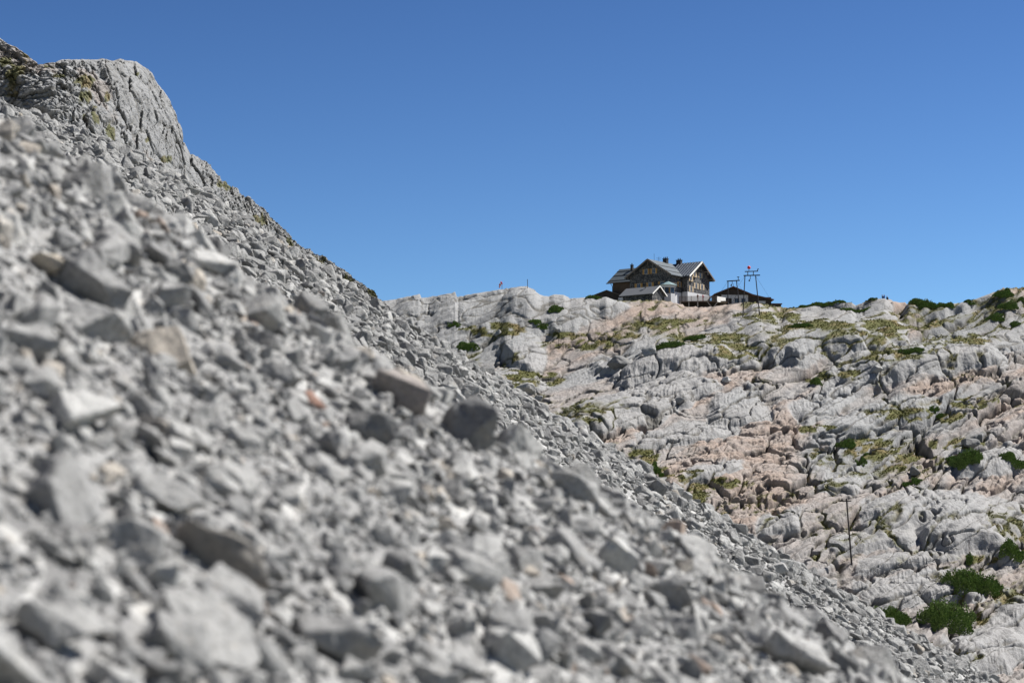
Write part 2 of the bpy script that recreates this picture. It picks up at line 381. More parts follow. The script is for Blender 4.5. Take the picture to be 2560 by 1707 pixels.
gi = np.where((grass > .55) & (YY > 330) & (YY < 606) & (np.abs(XX / YY - .07) < .18))
pk_ = RNG.choice(len(gi[0]), min(26000, len(gi[0])), replace=False); G = HP[gi[0][pk_], gi[1][pk_]] + RNG.normal(size=(len(pk_), 3)) * (.12, .12, .0)
ng = len(G); TV = np.zeros((ng, 6, 3), np.float32); ga = RNG.uniform(0, 6.28, ng); gw = RNG.uniform(.10, .24, ng); gh = RNG.uniform(.12, .34, ng)
for b_ in (0, 1):
    dx_, dy_ = np.cos(ga + b_ * 1.57) * gw, np.sin(ga + b_ * 1.57) * gw
    TV[:, b_ * 3 + 0] = G + np.stack([-dx_, -dy_, -gh * .15], 1); TV[:, b_ * 3 + 1] = G + np.stack([dx_, dy_, -gh * .15], 1)
    TV[:, b_ * 3 + 2] = G + np.stack([dx_ * RNG.uniform(-1, 1, ng), dy_ * RNG.uniform(-1, 1, ng), gh], 1)
m, n, b = mat('alpine_grass'); c = mixc(n, ramp(n, noise(n, pos(n), 1.1, 4, .7), [(.35, 0.0), (.65, 1.0)]), (.05, .06, .015), (.20, .18, .05)); n.links.new(c, b.inputs['Base Color'])
tag(link('grass', raw_mesh('grass', TV.reshape(-1, 3), np.arange(ng * 6).reshape(-1, 3), False), m), 'olive alpine grass growing on the ledges of the rocky hillside', 'grass', kind='stuff')

# ------------------------------------------------------------------ the scree slope
S0 = .62
PK_Y = [-5, 0, 8.6, 10.5, 14, 20, 30, 40, 46, 57, 62, 70, 280, 460]
PK_Z = [-2.9, -1.6, .50, .60, .55, .55, .75, 1.9, 2.85, 4.93, 5.38, 5.93, 23.0, 36.0]
_yy = np.linspace(-5, 460, 4651); _zz = np.interp(_yy, PK_Y, PK_Z)
_k = np.exp(-np.linspace(-2.2, 2.2, 21) ** 2); _k /= _k.sum()
_zs = np.convolve(np.pad(_zz, 10, 'edge'), _k, 'valid'); _zs[:10] = _zz[:10]
def scree_z(x, y):
    z = -S0 * x + np.interp(y, _yy, _zs)
    z = z - y * (.0012 + .014 * np.maximum(x / np.maximum(y, 1), 0)) * ss(34, 44, y)
    z = z - y * .24 * np.maximum(-.15 - x / np.maximum(y, 1), 0) * ss(34, 44, y)
    z = z + .05 * fbm(x / .6, y / .7, 0, 50, 3) * ss(30, 12, y) * ss(1, 3, y) + .22 * fbm(x / 4, y / 6, 0, 51, 3) * ss(12, 40, y)
    return z
su = np.linspace(-.42, .42, 520); sy = np.concatenate([np.geomspace(.9, 30, 620), np.linspace(30.5, 420, 420)])
SX = su[None, :] * (sy[:, None] + 3); SY = np.repeat(sy[:, None], len(su), 1)
SZ = scree_z(SX, SY)
F1, F2, ID, DX = voro(SX / .035, SY / .04, SX * 0, 8)
SZ = SZ + .012 * (idr(ID, 1) - .5) * ss(14, 9, SY)
F1, F2, ID, DX = voro(SX / .45, SY / .6, SX * 0, 9)
SZ = SZ + .05 * (idr(ID, 1) - .5 + .5 * ss(0, .4, F2 - F1)) * ss(62, 75, SY)
scr = link('scree_slope', raw_mesh('scree_slope', np.stack([SX, SY, SZ], -1).reshape(-1, 3), grid_faces(*SX.shape), True,
           {'tint': vnoise(SX * 3, SY * 3, 0, 4) * .2 + .1}), M['nearstone'])
tag(scr, kind='structure')

# rock shapes: hull of a few points, chipped edges, worn faces
def hull_pts(rng, n, sq):
    p = rng.normal(size=(n, 3)); p /= np.abs(p).max(1, keepdims=True) ** .75 * np.linalg.norm(p, axis=1, keepdims=True) ** .25
    p *= rng.uniform(.78, 1.0, (n, 1)); return p * np.array(sq)
def rock_mesh(seed, n=13, sq=(1, .78, .55), bev=.07, cuts=0, amp=0):
    rng = np.random.default_rng(seed); bm = bmesh.new()
    for p in hull_pts(rng, n, sq): bm.verts.new(p)
    r = bmesh.ops.convex_hull(bm, input=bm.verts)
    bmesh.ops.delete(bm, geom=[g for g in r['geom_interior'] if isinstance(g, bmesh.types.BMVert)], context='VERTS')
    bmesh.ops.dissolve_limit(bm, angle_limit=R(14), verts=bm.verts, edges=bm.edges)
    if bev: bmesh.ops.bevel(bm, geom=list(bm.edges), offset=bev, segments=1, affect='EDGES', profile=.6, clamp_overlap=True)
    bmesh.ops.triangulate(bm, faces=bm.faces)
    for _ in range(cuts):
        bmesh.ops.subdivide_edges(bm, edges=[e for e in bm.edges if e.calc_length() > .16], cuts=1)
        bmesh.ops.triangulate(bm, faces=bm.faces)
    V = np.array([v.co[:] for v in bm.verts]); bm.verts.index_update()
    F = np.array([[v.index for v in f.verts] for f in bm.faces])
    bm.normal_update(); NV = np.array([v.normal[:] for v in bm.verts]); bm.free()
    if amp:
        f1, f2, i, _ = voro(V[:, 0] * 1.7 + seed, V[:, 1] * 1.7, V[:, 2] * 2.4, seed)
        V = V + NV * (amp * fbm(V[:, 0] * 2 + seed, V[:, 1] * 2, V[:, 2] * 2, seed, 4) + amp * 1.3 * (idr(i, 2) - .5) * ss(0, .25, f2 - f1))[:, None]
    return V, F
LO = [rock_mesh(100 + i, 17, (1, random.uniform(.65, .95), random.uniform(.5, .85)), .07) for i in range(16)]
MD = [rock_mesh(200 + i, 12, (1, random.uniform(.6, .9), random.uniform(.4, .8)), .03, 1, .035) for i in range(14)]
HI = [rock_mesh(300 + i, 13, (1, random.uniform(.62, .92), random.uniform(.42, .78)), .03, 3, .06) for i in range(14)]
NS = np.array([S0, -.1, 1.0]); NS /= np.linalg.norm(NS)
def rots(n, tilt=.45):
    """random turns, the flat side roughly on the slope"""
    a = NS + RNG.normal(size=(n, 3)) * tilt; a /= np.linalg.norm(a, axis=1, keepdims=True)
    t = RNG.normal(size=(n, 3)); b = np.cross(a, t); b /= np.linalg.norm(b, axis=1, keepdims=True); c = np.cross(a, b)
    return np.stack([b, c, a], -1)
def merged(name, P, Rm, Sz, tint, variants):
    Vs, Fs, Ts, off = [], [], [], 0
    which = RNG.integers(0, len(variants), len(P))
    for k, (V, F) in enumerate(variants):
        q = np.where(which == k)[0]
        if not len(q): continue
        X = np.einsum('nij,vj->nvi', Rm[q], V) * Sz[q][:, None, None] + P[q][:, None, :]
        Vs.append(X.reshape(-1, 3)); Fs.append((F[None] + (np.arange(len(q)) * len(V))[:, None, None] + off).reshape(-1, 3))
        Ts.append(np.repeat(tint[q], len(V))); off += len(q) * len(V)
    return raw_mesh(name, np.concatenate(Vs), np.concatenate(Fs), False, {'tint': np.concatenate(Ts)})
def scatter(n, y0, y1, ul, ur, smin, smax, pw, sink):
    """power-law sizes, even cover per square metre"""
    y = np.sqrt(RNG.uniform(y0 ** 2, y1 ** 2, n)); x = RNG.uniform(ul, ur, n) * y
    s = smin * (1 - RNG.uniform(0, 1, n) * (1 - (smin / smax) ** pw)) ** (-1 / pw)
    z = scree_z(x, y); return np.stack([x, y, z + s * (.28 - sink * RNG.uniform(0, 1, n))], -1), s
B0_P, B0_S = scatter(55, 2.9, 5.4, -.27, .27, .06, .11, 1.0, .1)
BIG_P, BIG_S = scatter(1500, 2.9, 11, -.27, .27, .034, .14, 2.0, .05)
MED_P, MED_S = scatter(11500, 2.5, 11.5, -.28, .28, .015, .048, 1.3, .0)
SML_P, SML_S = scatter(26000, 2.5, 10.5, -.27, .27, .006, .016, 1.2, .1)
P_, S_ = np.concatenate([B0_P, BIG_P, MED_P]), np.concatenate([B0_S, BIG_S, MED_S])
# keep-out round the placed boulders comes below, so place those first
SPECIAL = [  # photo px centre, half width px, depth, squash, tilt, material, label
    ((118, 655), 62, 11.5, 'cream', (1, .8, .7), 'cream coloured blurred stone among grey stones high in the near scree'),
    ((235, 705), 110, 10.5, 'boulder', (1.2, .7, .75), 'large smooth grey boulder with a shaded underside beside the cream stone'),
    ((790, 1005), 42, 17.5, 'red', (1, .8, .75), 'dark red brown stone, the reddest in the middle of the scree'),
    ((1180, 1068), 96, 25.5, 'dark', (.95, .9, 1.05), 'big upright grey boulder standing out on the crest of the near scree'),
    ((925, 1075), 75, 20.5, 'boulder', (1.1, .6, .95), 'tilted pointed grey slab leaning left below the pinkish stone'),
    ((1005, 985), 85, 22.5, 'pinkish', (1.1, .8, .7), 'broad pinkish grey block on the crest between two tall boulders'),
    ((570, 1390), 140, 8.2, 'brown', (1.25, .55, .5), 'long brownish grey slab with a dark hollow beneath its left side'),
    ((1540, 1395), 68, 23.0, 'boulder', (1, .85, .85), 'rounded dark sided boulder on the lower crest of the near scree'),
    ((1640, 1372), 32, 24.0, 'brown', (1, .9, .9), 'small rust flecked dark stone beside the rounded dark sided boulder'),
    ((150, 1560), 135, 5.2, 'boulder', (1.2, .8, .6), 'large pale stacked block at the bottom corner of the scree'),
    ((520, 1560), 150, 5.8, 'boulder', (1.15, .8, .6), 'wide pale grey boulder sloping down at the bottom of the scree'),
    ((420, 1240), 95, 7.8, 'boulder', (1.25, .7, .55), 'pale wedge shaped boulder with a blue shaded flank above the brown slab'),
    ((2020, 1640), 100, 22.5, 'boulder', (1.2, .8, .7), 'low wide boulder at the bottom edge where the near scree ends'),
    ((12, 295), 40, 19.0, 'brown', (.8, .8, 1.1), 'dark brown blurred rock at the upper edge of the near scree'),
    ((390, 1075), 50, 12.0, 'brown', (1.1, .8, .7), 'brown tinted stone lying between grey boulders in the middle of the scree'),
    ((850, 1600), 110, 6.6, 'boulder', (1.2, .8, .6), 'long pale boulder running down to the bottom edge of the scree'),
]
def near_depth(X, Y):
    u, e = ray(X, Y)
    ys = np.linspace(2.6, 9.4, 600); zz = scree_z(u * ys, ys) / ys
    k = np.where(zz >= e)[0]; return float(ys[k[0]]) if len(k) else 8.6
keep = np.ones(len(P_), bool); keepS = np.ones(len(SML_P), bool); SP_OBJ = []
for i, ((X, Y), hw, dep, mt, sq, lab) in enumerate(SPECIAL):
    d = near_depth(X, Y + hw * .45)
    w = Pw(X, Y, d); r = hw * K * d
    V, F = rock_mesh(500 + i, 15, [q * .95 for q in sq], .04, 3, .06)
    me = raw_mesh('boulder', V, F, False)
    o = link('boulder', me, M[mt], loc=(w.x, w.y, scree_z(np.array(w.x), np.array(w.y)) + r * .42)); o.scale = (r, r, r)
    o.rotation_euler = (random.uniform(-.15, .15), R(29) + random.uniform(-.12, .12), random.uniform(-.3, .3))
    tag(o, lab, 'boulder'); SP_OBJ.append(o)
    pc = np.array(o.location)
    keep &= np.linalg.norm(P_ - pc, axis=1) > r * .75 + S_ * .6
    keepS &= np.linalg.norm(SML_P - pc, axis=1) > r * .6
P_, S_ = P_[keep], S_[keep]; SML_P, SML_S = SML_P[keepS], SML_S[keepS]
pr = np.where(np.abs(P_[:, 0] / P_[:, 1]) < .214, S_ / P_[:, 1], 0) * np.where(row_of(P_[:, 2] / P_[:, 1]) < 1720, 1, 0)
order = np.argsort(-pr); top = order[:284]; rest = order[284:]
HM = [raw_mesh('rock', V, F, False) for V, F in HI]
for me in HM: me.materials.append(M['boulder'])
RT = rots(284, .42)
for k, i in enumerate(top):
    o = bpy.data.objects.new('rock', HM[k % len(HM)]); COL.objects.link(o)
    m = Matrix(RT[k].tolist()).to_4x4(); s = float(S_[i])
    o.matrix_world = Matrix.Translation(Vector(P_[i])) @ m @ Matrix.Diagonal((s, s * random.uniform(.85, 1.15), s * random.uniform(.85, 1.2), 1))
    tag(o, 'plain grey limestone block lying loose in the blurred near scree', 'rock', 'larger loose blocks of the near scree')
n2 = len(rest)
PN = P_[rest]; SN = S_[rest]
st = link('scree_stones', merged('scree_stones', PN, rots(len(PN), .55), SN, RNG.uniform(0, 1, len(PN)), MD), M['nearstone'])
tag(st, 'grey limestone rubble filling the near scree between the larger blocks', 'stones', kind='stuff')
st = link('scree_grit', merged('scree_grit', SML_P, rots(len(SML_P), .6), SML_S, RNG.uniform(0, .97, len(SML_P)), LO), M['nearstone'])
tag(st, 'fine grey limestone chips between the stones of the near scree', 'stones', kind='stuff')
MP, MS = scatter(34000, 35, 62, -.26, .26, .055, .30, 2.2, .15)
HPo, HS = scatter(15000, 10.5, 36, -.34, .34, .045, .22, 1.8, .2)            # the hollow behind the near crest
FP, FS_ = scatter(24000, 62, 210, -.28, .26, .13, .40, 2.0, .35); FP[:, 2] -= .12         # and the slope beyond
MP = np.concatenate([MP, HPo, FP]); MS = np.concatenate([MS, HS, FS_])
st = link('scree_stones', merged('far_scree_stones', MP, rots(len(MP), .55), MS, RNG.uniform(0, .965, len(MP)), LO), M['stone'])
tag(st, 'sharper grey rubble slope behind the near scree, running down to the hillside', 'stones', kind='stuff')
# a few big blocks of the far scree, each placed where the photo has it
for i, ((X, Y), hw, mt, sq, lab) in enumerate([
    ((695, 747), 20, 'brown', (1, .8, .9), 'brownish angular block in the far scree just above the near crest'),
    ((803, 745), 13, 'pinkish', (1, .8, .8), 'small pink block in the far scree, halfway along the slope'),
    ((912, 868), 26, 'pale', (.9, .6, 1.1), 'tall pale slab with a dark left side leaning in the far scree'),
    ((1025, 915), 26, 'pale', (.8, .6, 1.2), 'pointed pale pink slab standing on end in the far scree'),
    ((1025, 810), 24, 'pale', (1.5, .8, .35), 'long flat white slab on the right edge of the far scree'),
    ((975, 800), 17, 'boulder', (1, .8, .8), 'dark faced block just above the white slab of the far scree'),
    ((1000, 845), 16, 'boulder', (.9, .8, 1), 'dark faced cube shaped block below the white slab'),
    ((760, 775), 30, 'boulder', (1.3, .8, .6), 'wide block with a shaded underside in the far scree beside the brownish block')]):
    u, e = ray(X, Y); ys = np.linspace(38, 60, 900); q = np.where((scree_z(u * ys, ys) / ys >= e))[0]
    d = float(ys[q[0]]) if len(q) else 56.; r = hw * K * d
    V, F = rock_mesh(700 + i, 13, sq, .06, 2, .05)
    o = link('block', raw_mesh('block', V, F, False), M[mt], loc=(u * d, d - .2, scree_z(np.array(u * d), np.array(d)) + r * .5)); o.scale = (r, r, r)
    o.rotation_euler = (random.uniform(-.2, .2), R(26), random.uniform(-.3, .3)); tag(o, lab, 'rock')

# ------------------------------------------------------------------ the cliff, upper left
CL = [(-300, 40), (-60, 70), (0, 96), (42, 120), (95, 160), (140, 155), (157, 150), (196, 148), (247, 151), (281, 158), (298, 153), (340, 158), (376, 186), (393, 213), (421, 251), (435, 282), (449, 327), (455, 355), (474, 391),
      (511, 411), (533, 433), (559, 464), (598, 489), (650, 525), (700, 573), (745, 620), (800, 645), (840, 672), (871, 691), (905, 715), (935, 740), (950, 760), (1000, 815), (1100, 900)]
cx = np.concatenate([np.linspace(-300, -10, 30), np.linspace(-9, 1000, 680), np.linspace(1003, 1100, 8)])
ct = np.interp(cx, [a for a, b in CL], [b for a, b in CL]); cbm = .62 * cx + 290
s = np.concatenate([np.linspace(0, 1, 420), np.linspace(1.01, 2.2, 60)])[:, None]
yc = 300 + 150 * ss(100, 950, cx)[None, :]
uE = [ray(X, Y) for X, Y in zip(cx, ct)]; cu = np.array([a for a, b in uE])[None, :]; eT = np.array([b for a, b in uE])[None, :]
eB = np.array([ray(X, Y)[1] for X, Y in zip(cx, cbm)])[None, :]
zT, zB = eT * yc, eB * yc; Hh = np.maximum(zT - zB, .5)
Dp = .55 * Hh + 2
f = np.minimum(s, 1); g = np.maximum(s - 1, 0)
Z = zB + Hh * np.sin(math.pi / 2 * np.minimum(f * 1.0, 1)) ** .9 - Hh * .9 * g ** 1.5
Yd = yc + Dp * (1 - np.cos(math.pi / 2 * f)) + Dp * 1.2 * g
Xd = cu * Yd
# keep the top on the line of sight of the real ridge
eC = Z / Yd; fix = (eT * Yd - Z) * ss(.75, 1, f); Z = Z + np.where(s <= 1, fix, fix * np.maximum(1 - g * 1.4, -.2))
rowp = row_of(Z / Yd); XP = np.repeat(cx[None, :], len(s), 0)
edge = np.interp(rowp, [100, 175, 230, 330, 430, 520], [235, 248, 275, 330, 405, 470])
blk = ss(-6, 10, XP - edge) * ss(80, 170, rowp)
rough = 1 - .55 * ss(0, 30, XP - edge) * ss(560, 480, XP)
wq = .3 * fbm(Xd / 4, Yd / 4, Z / 4, 5, 3)
Zs = Z - .35 * Xd; a1 = voro(Xd / 6.5 + wq, Yd / 6, Zs / 2.9, 41); a2 = voro(Xd / 2.6 + wq, Yd / 3, Zs / 1.05 + wq, 42); a3 = voro(Xd / .6, Yd / .6, Z / .5, 43)
dc = .55 * (ss(0, .12, a1[1] - a1[0]) - .85) + 1.7 * (idr(a1[2], 1) - .5) + 1.0 * a1[3][2] * (idr(a1[2], 2) - .4)
dc = dc + (rough + .1) * (.45 * (ss(0, .2, a2[1] - a2[0]) - .8) + .9 * (idr(a2[2], 1) - .5) + .5 * a2[3][2] * (idr(a2[2], 2) - .3)) + (.25 + .6 * ss(470, 520, XP) + .4 * ss(240, 200, XP)) * (idr(a3[2], 1) - .5 + a3[3][2] * .6)
lg = Zs / 2.3 + .5 * fbm(Xd / 5, Yd / 5, Z / 5, 49, 3); dc = dc + .9 * ((lg - np.floor(lg)) - .5) * ss(-.4, .3, fbm(Xd / 6, Yd / 6, Z / 4, 52, 2))
dc = dc - .06 * ss(.1, .6, np.abs(fbm(Xd / 1.1, Yd / 3, Z / 2.4, 44, 4))) + .25 * fbm(Xd / 2, Yd / 2, Z / 2, 45, 4)
dc = dc * ss(0, 4, Hh + 0 * dc) * .75 + 2.0 * blk * ss(.3, .6, f + 0 * blk)
fade = ss(1.0, .85, f) * .75 + .25
nd = np.array([.25, -.85, .3]); CPt = np.stack([Xd + nd[0] * dc * fade, Yd + nd[1] * dc * fade, Z + nd[2] * dc * fade], -1)
gg = np.zeros_like(XP)
for (a, b, l, h) in [(205, 205, 30, 18), (215, 240, 20, 25), (235, 290, 25, 30), (130, 165, 30, 8), (40, 200, 30, 45), (10, 150, 18, 20), (150, 190, 18, 10), (280, 330, 20, 25), (370, 350, 8, 10), (415, 400, 20, 12), (270, 245, 8, 12), (340, 205, 12, 6), (640, 560, 40, 14), (700, 620, 40, 14), (780, 660, 40, 12), (560, 480, 30, 12), (860, 710, 30, 12), (930, 745, 25, 10), (70, 140, 20, 15)]:
    gg = np.maximum(gg, np.exp(-(((XP - a) / l) ** 2 + ((rowp - b) / h) ** 2)))
gg = ss(.42, .58, gg * .8 + .35 * fbm(Xd / 1.6, Yd / 2, Z / 1.0, 46, 4)) * .85
pk = ss(.25, .6, fbm(Xd / 9, Yd / 9, Z / 4, 47, 3)) * .35
cl = link('cliff', raw_mesh('cliff', CPt.reshape(-1, 3), grid_faces(*XP.shape), True, {'pink': pk * (1 - blk), 'grass': gg, 'crack': np.clip(ss(.04, 0, a1[1] - a1[0]) * .5 + .3 * ss(.04, 0, a2[1] - a2[0]) + .22 * ss(.1, .5, fbm(Xd / 2.5, Yd / 3, Z / 1.6, 48, 5)), 0, 1), 'slab': blk * .2}), M['cliffrock'])
tag(cl, kind='structure')

# ------------------------------------------------------------------ mesh builder for built things
class MB:
    def __init__(s): s.V, s.F = [], []
    def poly(s, pts, faces):
        b = len(s.V); s.V += [Vector(p) for p in pts]; s.F += [[i + b for i in f] for f in faces]; return s
    def obox(s, c, x, y, z):                    # centre and three half-extent vectors
        c = Vector(c); p = [c + a * x + b * y + d * z for d in (-1, 1) for b in (-1, 1) for a in (-1, 1)]
        return s.poly(p, [(0, 2, 3, 1), (4, 5, 7, 6), (0, 1, 5, 4), (2, 6, 7, 3), (0, 4, 6, 2), (1, 3, 7, 5)])
    def bar(s, a, b, w, h=None, up=(0, 0, 1)):
        a, b = Vector(a), Vector(b); d = (b - a); L = d.length; d.normalize(); h = h or w
        x = d.cross(Vector(up)); x = x.normalized() if x.length > 1e-4 else Vector((1, 0, 0)); y = x.cross(d).normalized()
        return s.obox((a + b) / 2, x * (w / 2), y * (h / 2), d * (L / 2))
    def tube(s, pts, r, n=8, r2=None):
        pts = [Vector(p) for p in pts]; b = len(s.V); m = len(pts)
        for i, p in enumerate(pts):
            d = (pts[min(i + 1, m - 1)] - pts[max(i - 1, 0)]).normalized()
            x = d.cross(Vector((0, .31, .95))).normalized(); y = d.cross(x)
            rr = r if r2 is None else r + (r2 - r) * i / (m - 1)
            s.V += [p + (x * math.cos(t) + y * math.sin(t)) * rr for t in [2 * math.pi * k / n for k in range(n)]]
        for i in range(m - 1):
            s.F += [[b + i * n + k, b + i * n + (k + 1) % n, b + (i + 1) * n + (k + 1) % n, b + (i + 1) * n + k] for k in range(n)]
        s.F += [[b + k for k in range(n)][::-1], [b + (m - 1) * n + k for k in range(n)]]; return s
    def slab(s, quad, th):                      # a roof sheet: polygon thickened straight down
        q = [Vector(p) for p in quad]; n = len(q); lo = [p - Vector((0, 0, th)) for p in q]
        return s.poly(q + lo, [list(range(n)), list(range(2 * n - 1, n - 1, -1))] + [[i, i + n, (i + 1) % n + n, (i + 1) % n] for i in range(n)])
    def build(s, name, m, parent=None, smooth=False):
        me = bpy.data.meshes.new(name); o0 = Vector(parent.matrix_world.translation) if parent else Vector()
        if parent:
            q = parent; o0 = Vector()
            while q: o0 += q.location; q = q.parent
        me.from_pydata([v - o0 for v in s.V], [], s.F); me.validate()
        bm = bmesh.new(); bm.from_mesh(me); bmesh.ops.recalc_face_normals(bm, faces=bm.faces); bm.to_mesh(me); bm.free()
        for p in me.polygons: p.use_smooth = smooth
        return link(name, me, m, parent)
class Fr:
    """a building's own axes: a along its ridge, b into its depth"""
    def __init__(s, O, deg):
        s.O = Vector(O); t = R(deg); s.a = Vector((math.cos(t), -math.sin(t), 0)); s.b = Vector((math.sin(t), math.cos(t), 0))
    def P(s, a, b, z): return s.O + s.a * a + s.b * b + Vector((0, 0, z))
    def box(s, mb, a0, a1, b0, b1, z0, z1):
        return mb.obox(s.P((a0 + a1) / 2, (b0 + b1) / 2, (z0 + z1) / 2), s.a * ((a1 - a0) / 2), s.b * ((b1 - b0) / 2), Vector((0, 0, (z1 - z0) / 2)))
ZU = Vector((0, 0, 1))
def shingle_mat(name, dark, light):
    m, n, b = mat(name)
    br = N(n, 'ShaderNodeTexVoronoi'); br.inputs['Scale'].default_value = 3.2; n.links.new(pos(n, (1, 1, 1.0)), br.inputs['Vector'])
    f = ramp(n, br.outputs['Color'], [(.2, 0.0), (.8, 1.0)])
    c = mixc(n, f, dark, light); c = mixc(n, ramp(n, noise(n, pos(n), .8, 4), [(.4, 0.0), (.7, .6)]), c, [x * .6 for x in dark])
    n.links.new(c, b.inputs['Base Color']); bump(n, b, f, .8, .06); return m
M['shingle'] = shingle_mat('weathered_shingles', (.026, .029, .035), (.145, .14, .135))
M['boards'] = plain('dark_boards', (.045, .038, .033), .85, 0, .4, 1.2)
M['brownwall'] = plain('brown_boards', (.075, .052, .038), .85, 0, .45, 1.0)
M['white'] = plain('white_render', (.50, .50, .51), .9, 0, .06, 1.0)
M['roofmetal'] = plain('grey_metal_roof', (.095, .11, .12), .5, .2, .16, .7)
M['roofdark'] = plain('dark_seamed_roof', (.045, .053, .068), .45, .3, .12, .8)
M['roofseam'] = plain('roof_seam', (.15, .17, .20), .4, .4, .1, 1)
M['smallroof'] = plain('matt_grey_roof', (.12, .125, .137), .7, 0, .1, .8)
M['whitewood'] = plain('white_painted_wood', (.74, .72, .68), .7, 0, .08, 2)
M['greywood'] = plain('grey_wood', (.16, .135, .115), .85, 0, .35, 2.5)
M['palewood'] = plain('pale_weathered_wood', (.40, .37, .33), .85, 0, .25, 2.5)
M['shutter'] = plain('ochre_shutter', (.34, .195, .065), .75, 0, .2, 4)
M['shutterpale'] = plain('pale_shutter', (.42, .33, .22), .75, 0, .15, 4)
M['brick'] = plain('dark_chimney', (.035, .035, .04), .9, 0, .3, 4)
M['steel'] = plain('dark_steel', (.045, .04, .04), .6, .5, .3, 3)
M['redball'] = plain('red_marker', (.62, .03, .035), .35, 0, .1, 2)
M['copper'] = plain('patina_roof', (.19, .27, .29), .5, .3, .2, 2)
M['redroof'] = plain('brown_red_roof_edge', (.15, .09, .085), .8, 0, .2, 2)
M['cloth_red'] = plain('red_cloth', (.60, .02, .06), .8)
M['cloth_white'] = plain('white_cloth', (.75, .74, .72), .8)
M['blue'] = plain('blue_cloth', (.03, .09, .33), .8)
M['darkcloth'] = plain('dark_cloth', (.02, .02, .03), .8)
M['browncloth'] = plain('brown_cloth', (.28, .13, .08), .8)
M['hair'] = plain('dark_hair', (.03, .02, .015), .7)
M['skin'] = plain('skin', (.55, .33, .24), .6)
m, n, b = mat('window_glass'); b.inputs['Base Color'].default_value = (.015, .02, .03, 1); b.inputs['Roughness'].default_value = .08; b.inputs['Specular IOR Level'].default_value = .5
M['glass'] = m

def window(parent, c, r, nrm, w, h, open_sh=True, sh='shutter', sw=None, flower=False):
    """frame with a cross bar; pane and the two shutters hang on it"""
    c = Vector(c) + nrm * .02; mb = MB(); t = .09
    for sx in (-1, 1): mb.obox(c + r * sx * (w / 2 - t / 2), r * (t / 2), nrm * .06, ZU * (h / 2))
    for sz in (-1, 1): mb.obox(c + ZU * sz * (h / 2 - t / 2), r * (w / 2 - t), nrm * .058, ZU * (t / 2))
    mb.obox(c, r * .03, nrm * .05, ZU * (h / 2 - t))
    f = mb.build('window', M['palewood'], parent)
    MB().obox(c - nrm * .01, r * (w / 2 - t), nrm * .02, ZU * (h / 2 - t)).build('pane', M['glass'], f)
    sw = sw or w * .42
    for sx in (-1, 1):
        if not open_sh: continue
        q = MB(); cc = c + r * sx * (w / 2 + sw / 2 + .03) + nrm * .05
        q.obox(cc, r * (sw / 2), nrm * .025, ZU * (h / 2 + .04))
        for k in (-1, 1): q.obox(cc + nrm * .03 + ZU * k * h * .28, r * (sw / 2 - .03), nrm * .012, ZU * .06)
        q.build('shutter', M[sh], f)
    if flower: MB().obox(c + nrm * .22 - ZU * (h / 2 + .02), r * (w * .62), nrm * .14, ZU * .12).build('flower_box', M['shutterpale'], f)
    return f
def gable_wall(fr, mb, axis, at, lo, hi, zb, ze, zr, out):
    """pentagonal gable wall with thickness; axis 'a' means the wall stands across a"""
    mid = (lo + hi) / 2; t = .3
    if axis == 'a': q = [fr.P(at, lo, zb), fr.P(at, hi, zb), fr.P(at, hi, ze), fr.P(at, mid, zr), fr.P(at, lo, ze)]; d = fr.a * (-out * t)
    else: q = [fr.P(lo, at, zb), fr.P(hi, at, zb), fr.P(hi, at, ze), fr.P(mid, at, zr), fr.P(lo, at, ze)]; d = fr.b * (-out * t)
    n = 5; mb.poly(q + [p + d for p in q], [list(range(5)), list(range(9, 4, -1))] + [[i, i + n, (i + 1) % n + n, (i + 1) % n] for i in range(5)])
def chimney(parent, c, w, d, h, a, b, pots=2):
    mb = MB().obox(c + ZU * h / 2, a * w / 2, b * d / 2, ZU * h / 2).obox(c + ZU * (h + .06), a * (w / 2 + .09), b * (d / 2 + .09), ZU * .07)
    ch = mb.build('chimney', M['brick'], parent)
    q = MB()
    for k in range(pots): q.tube([c + a * ((k - (pots - 1) / 2) * w * .45) + ZU * (h + .1), c + a * ((k - (pots - 1) / 2) * w * .45) + ZU * (h + .55)], .13)
    q.build('chimney_pot', M['steel'], ch)

# ------------------------------------------------------------------ the mountain hut
F = Fr(Pw(1719, 752, 606), 36)
ZE, PT = 6.55, .70                              # eaves at the wall, roof pitch
LA, WB = 22.6, 10.7                             # length and depth of the long block
XA0, XA1, XB = -14.0, -1.75, -5.2               # the projecting wing
def rz(b): return ZE + (WB / 2 - abs(b - WB / 2)) * PT
ZR = ZE + WB / 2 * PT
PX2 = (ZR + .12 - ZE) / ((XA1 - XA0) / 2)       # pitch of the wing so the ridges meet
XM = (XA0 + XA1) / 2
hut = empty('mountain_hut', F.P(-8, 3, -.5), 'large dark shingled mountain hut with two gables and grey metal roofs on the ridge', 'mountain hut')
w = MB()
F.box(w, -LA + .3, -.3, 0, .3, -5, ZE - .1); F.box(w, -LA + .3, -.3, WB - .3, WB, -5, ZE - .1)
gable_wall(F, w, 'a', 0, 0, WB, -5, ZE, ZR - .05, 1); gable_wall(F, w, 'a', -LA, 0, WB, -5, ZE, ZR - .05, -1)
w.build('shingle_wall', M['shingle'], hut)
w = MB()
gable_wall(F, w, 'b', XB, XA0, XA1, -5, ZE, ZR - .02, -1)
F.box(w, XA0, XA0 + .3, XB + .3, -.003, -5, ZE - .1); F.box(w, XA1 - .3, XA1, XB + .3, -.003, -5, ZE - .1)
w.build('wing_wall', M['shingle'], hut)
w = MB(); F.box(w, -LA - .05, XA0 - .01, -.05, .1, 1.5, ZE - .2); w.build('board_cladding', M['brownwall'], hut)
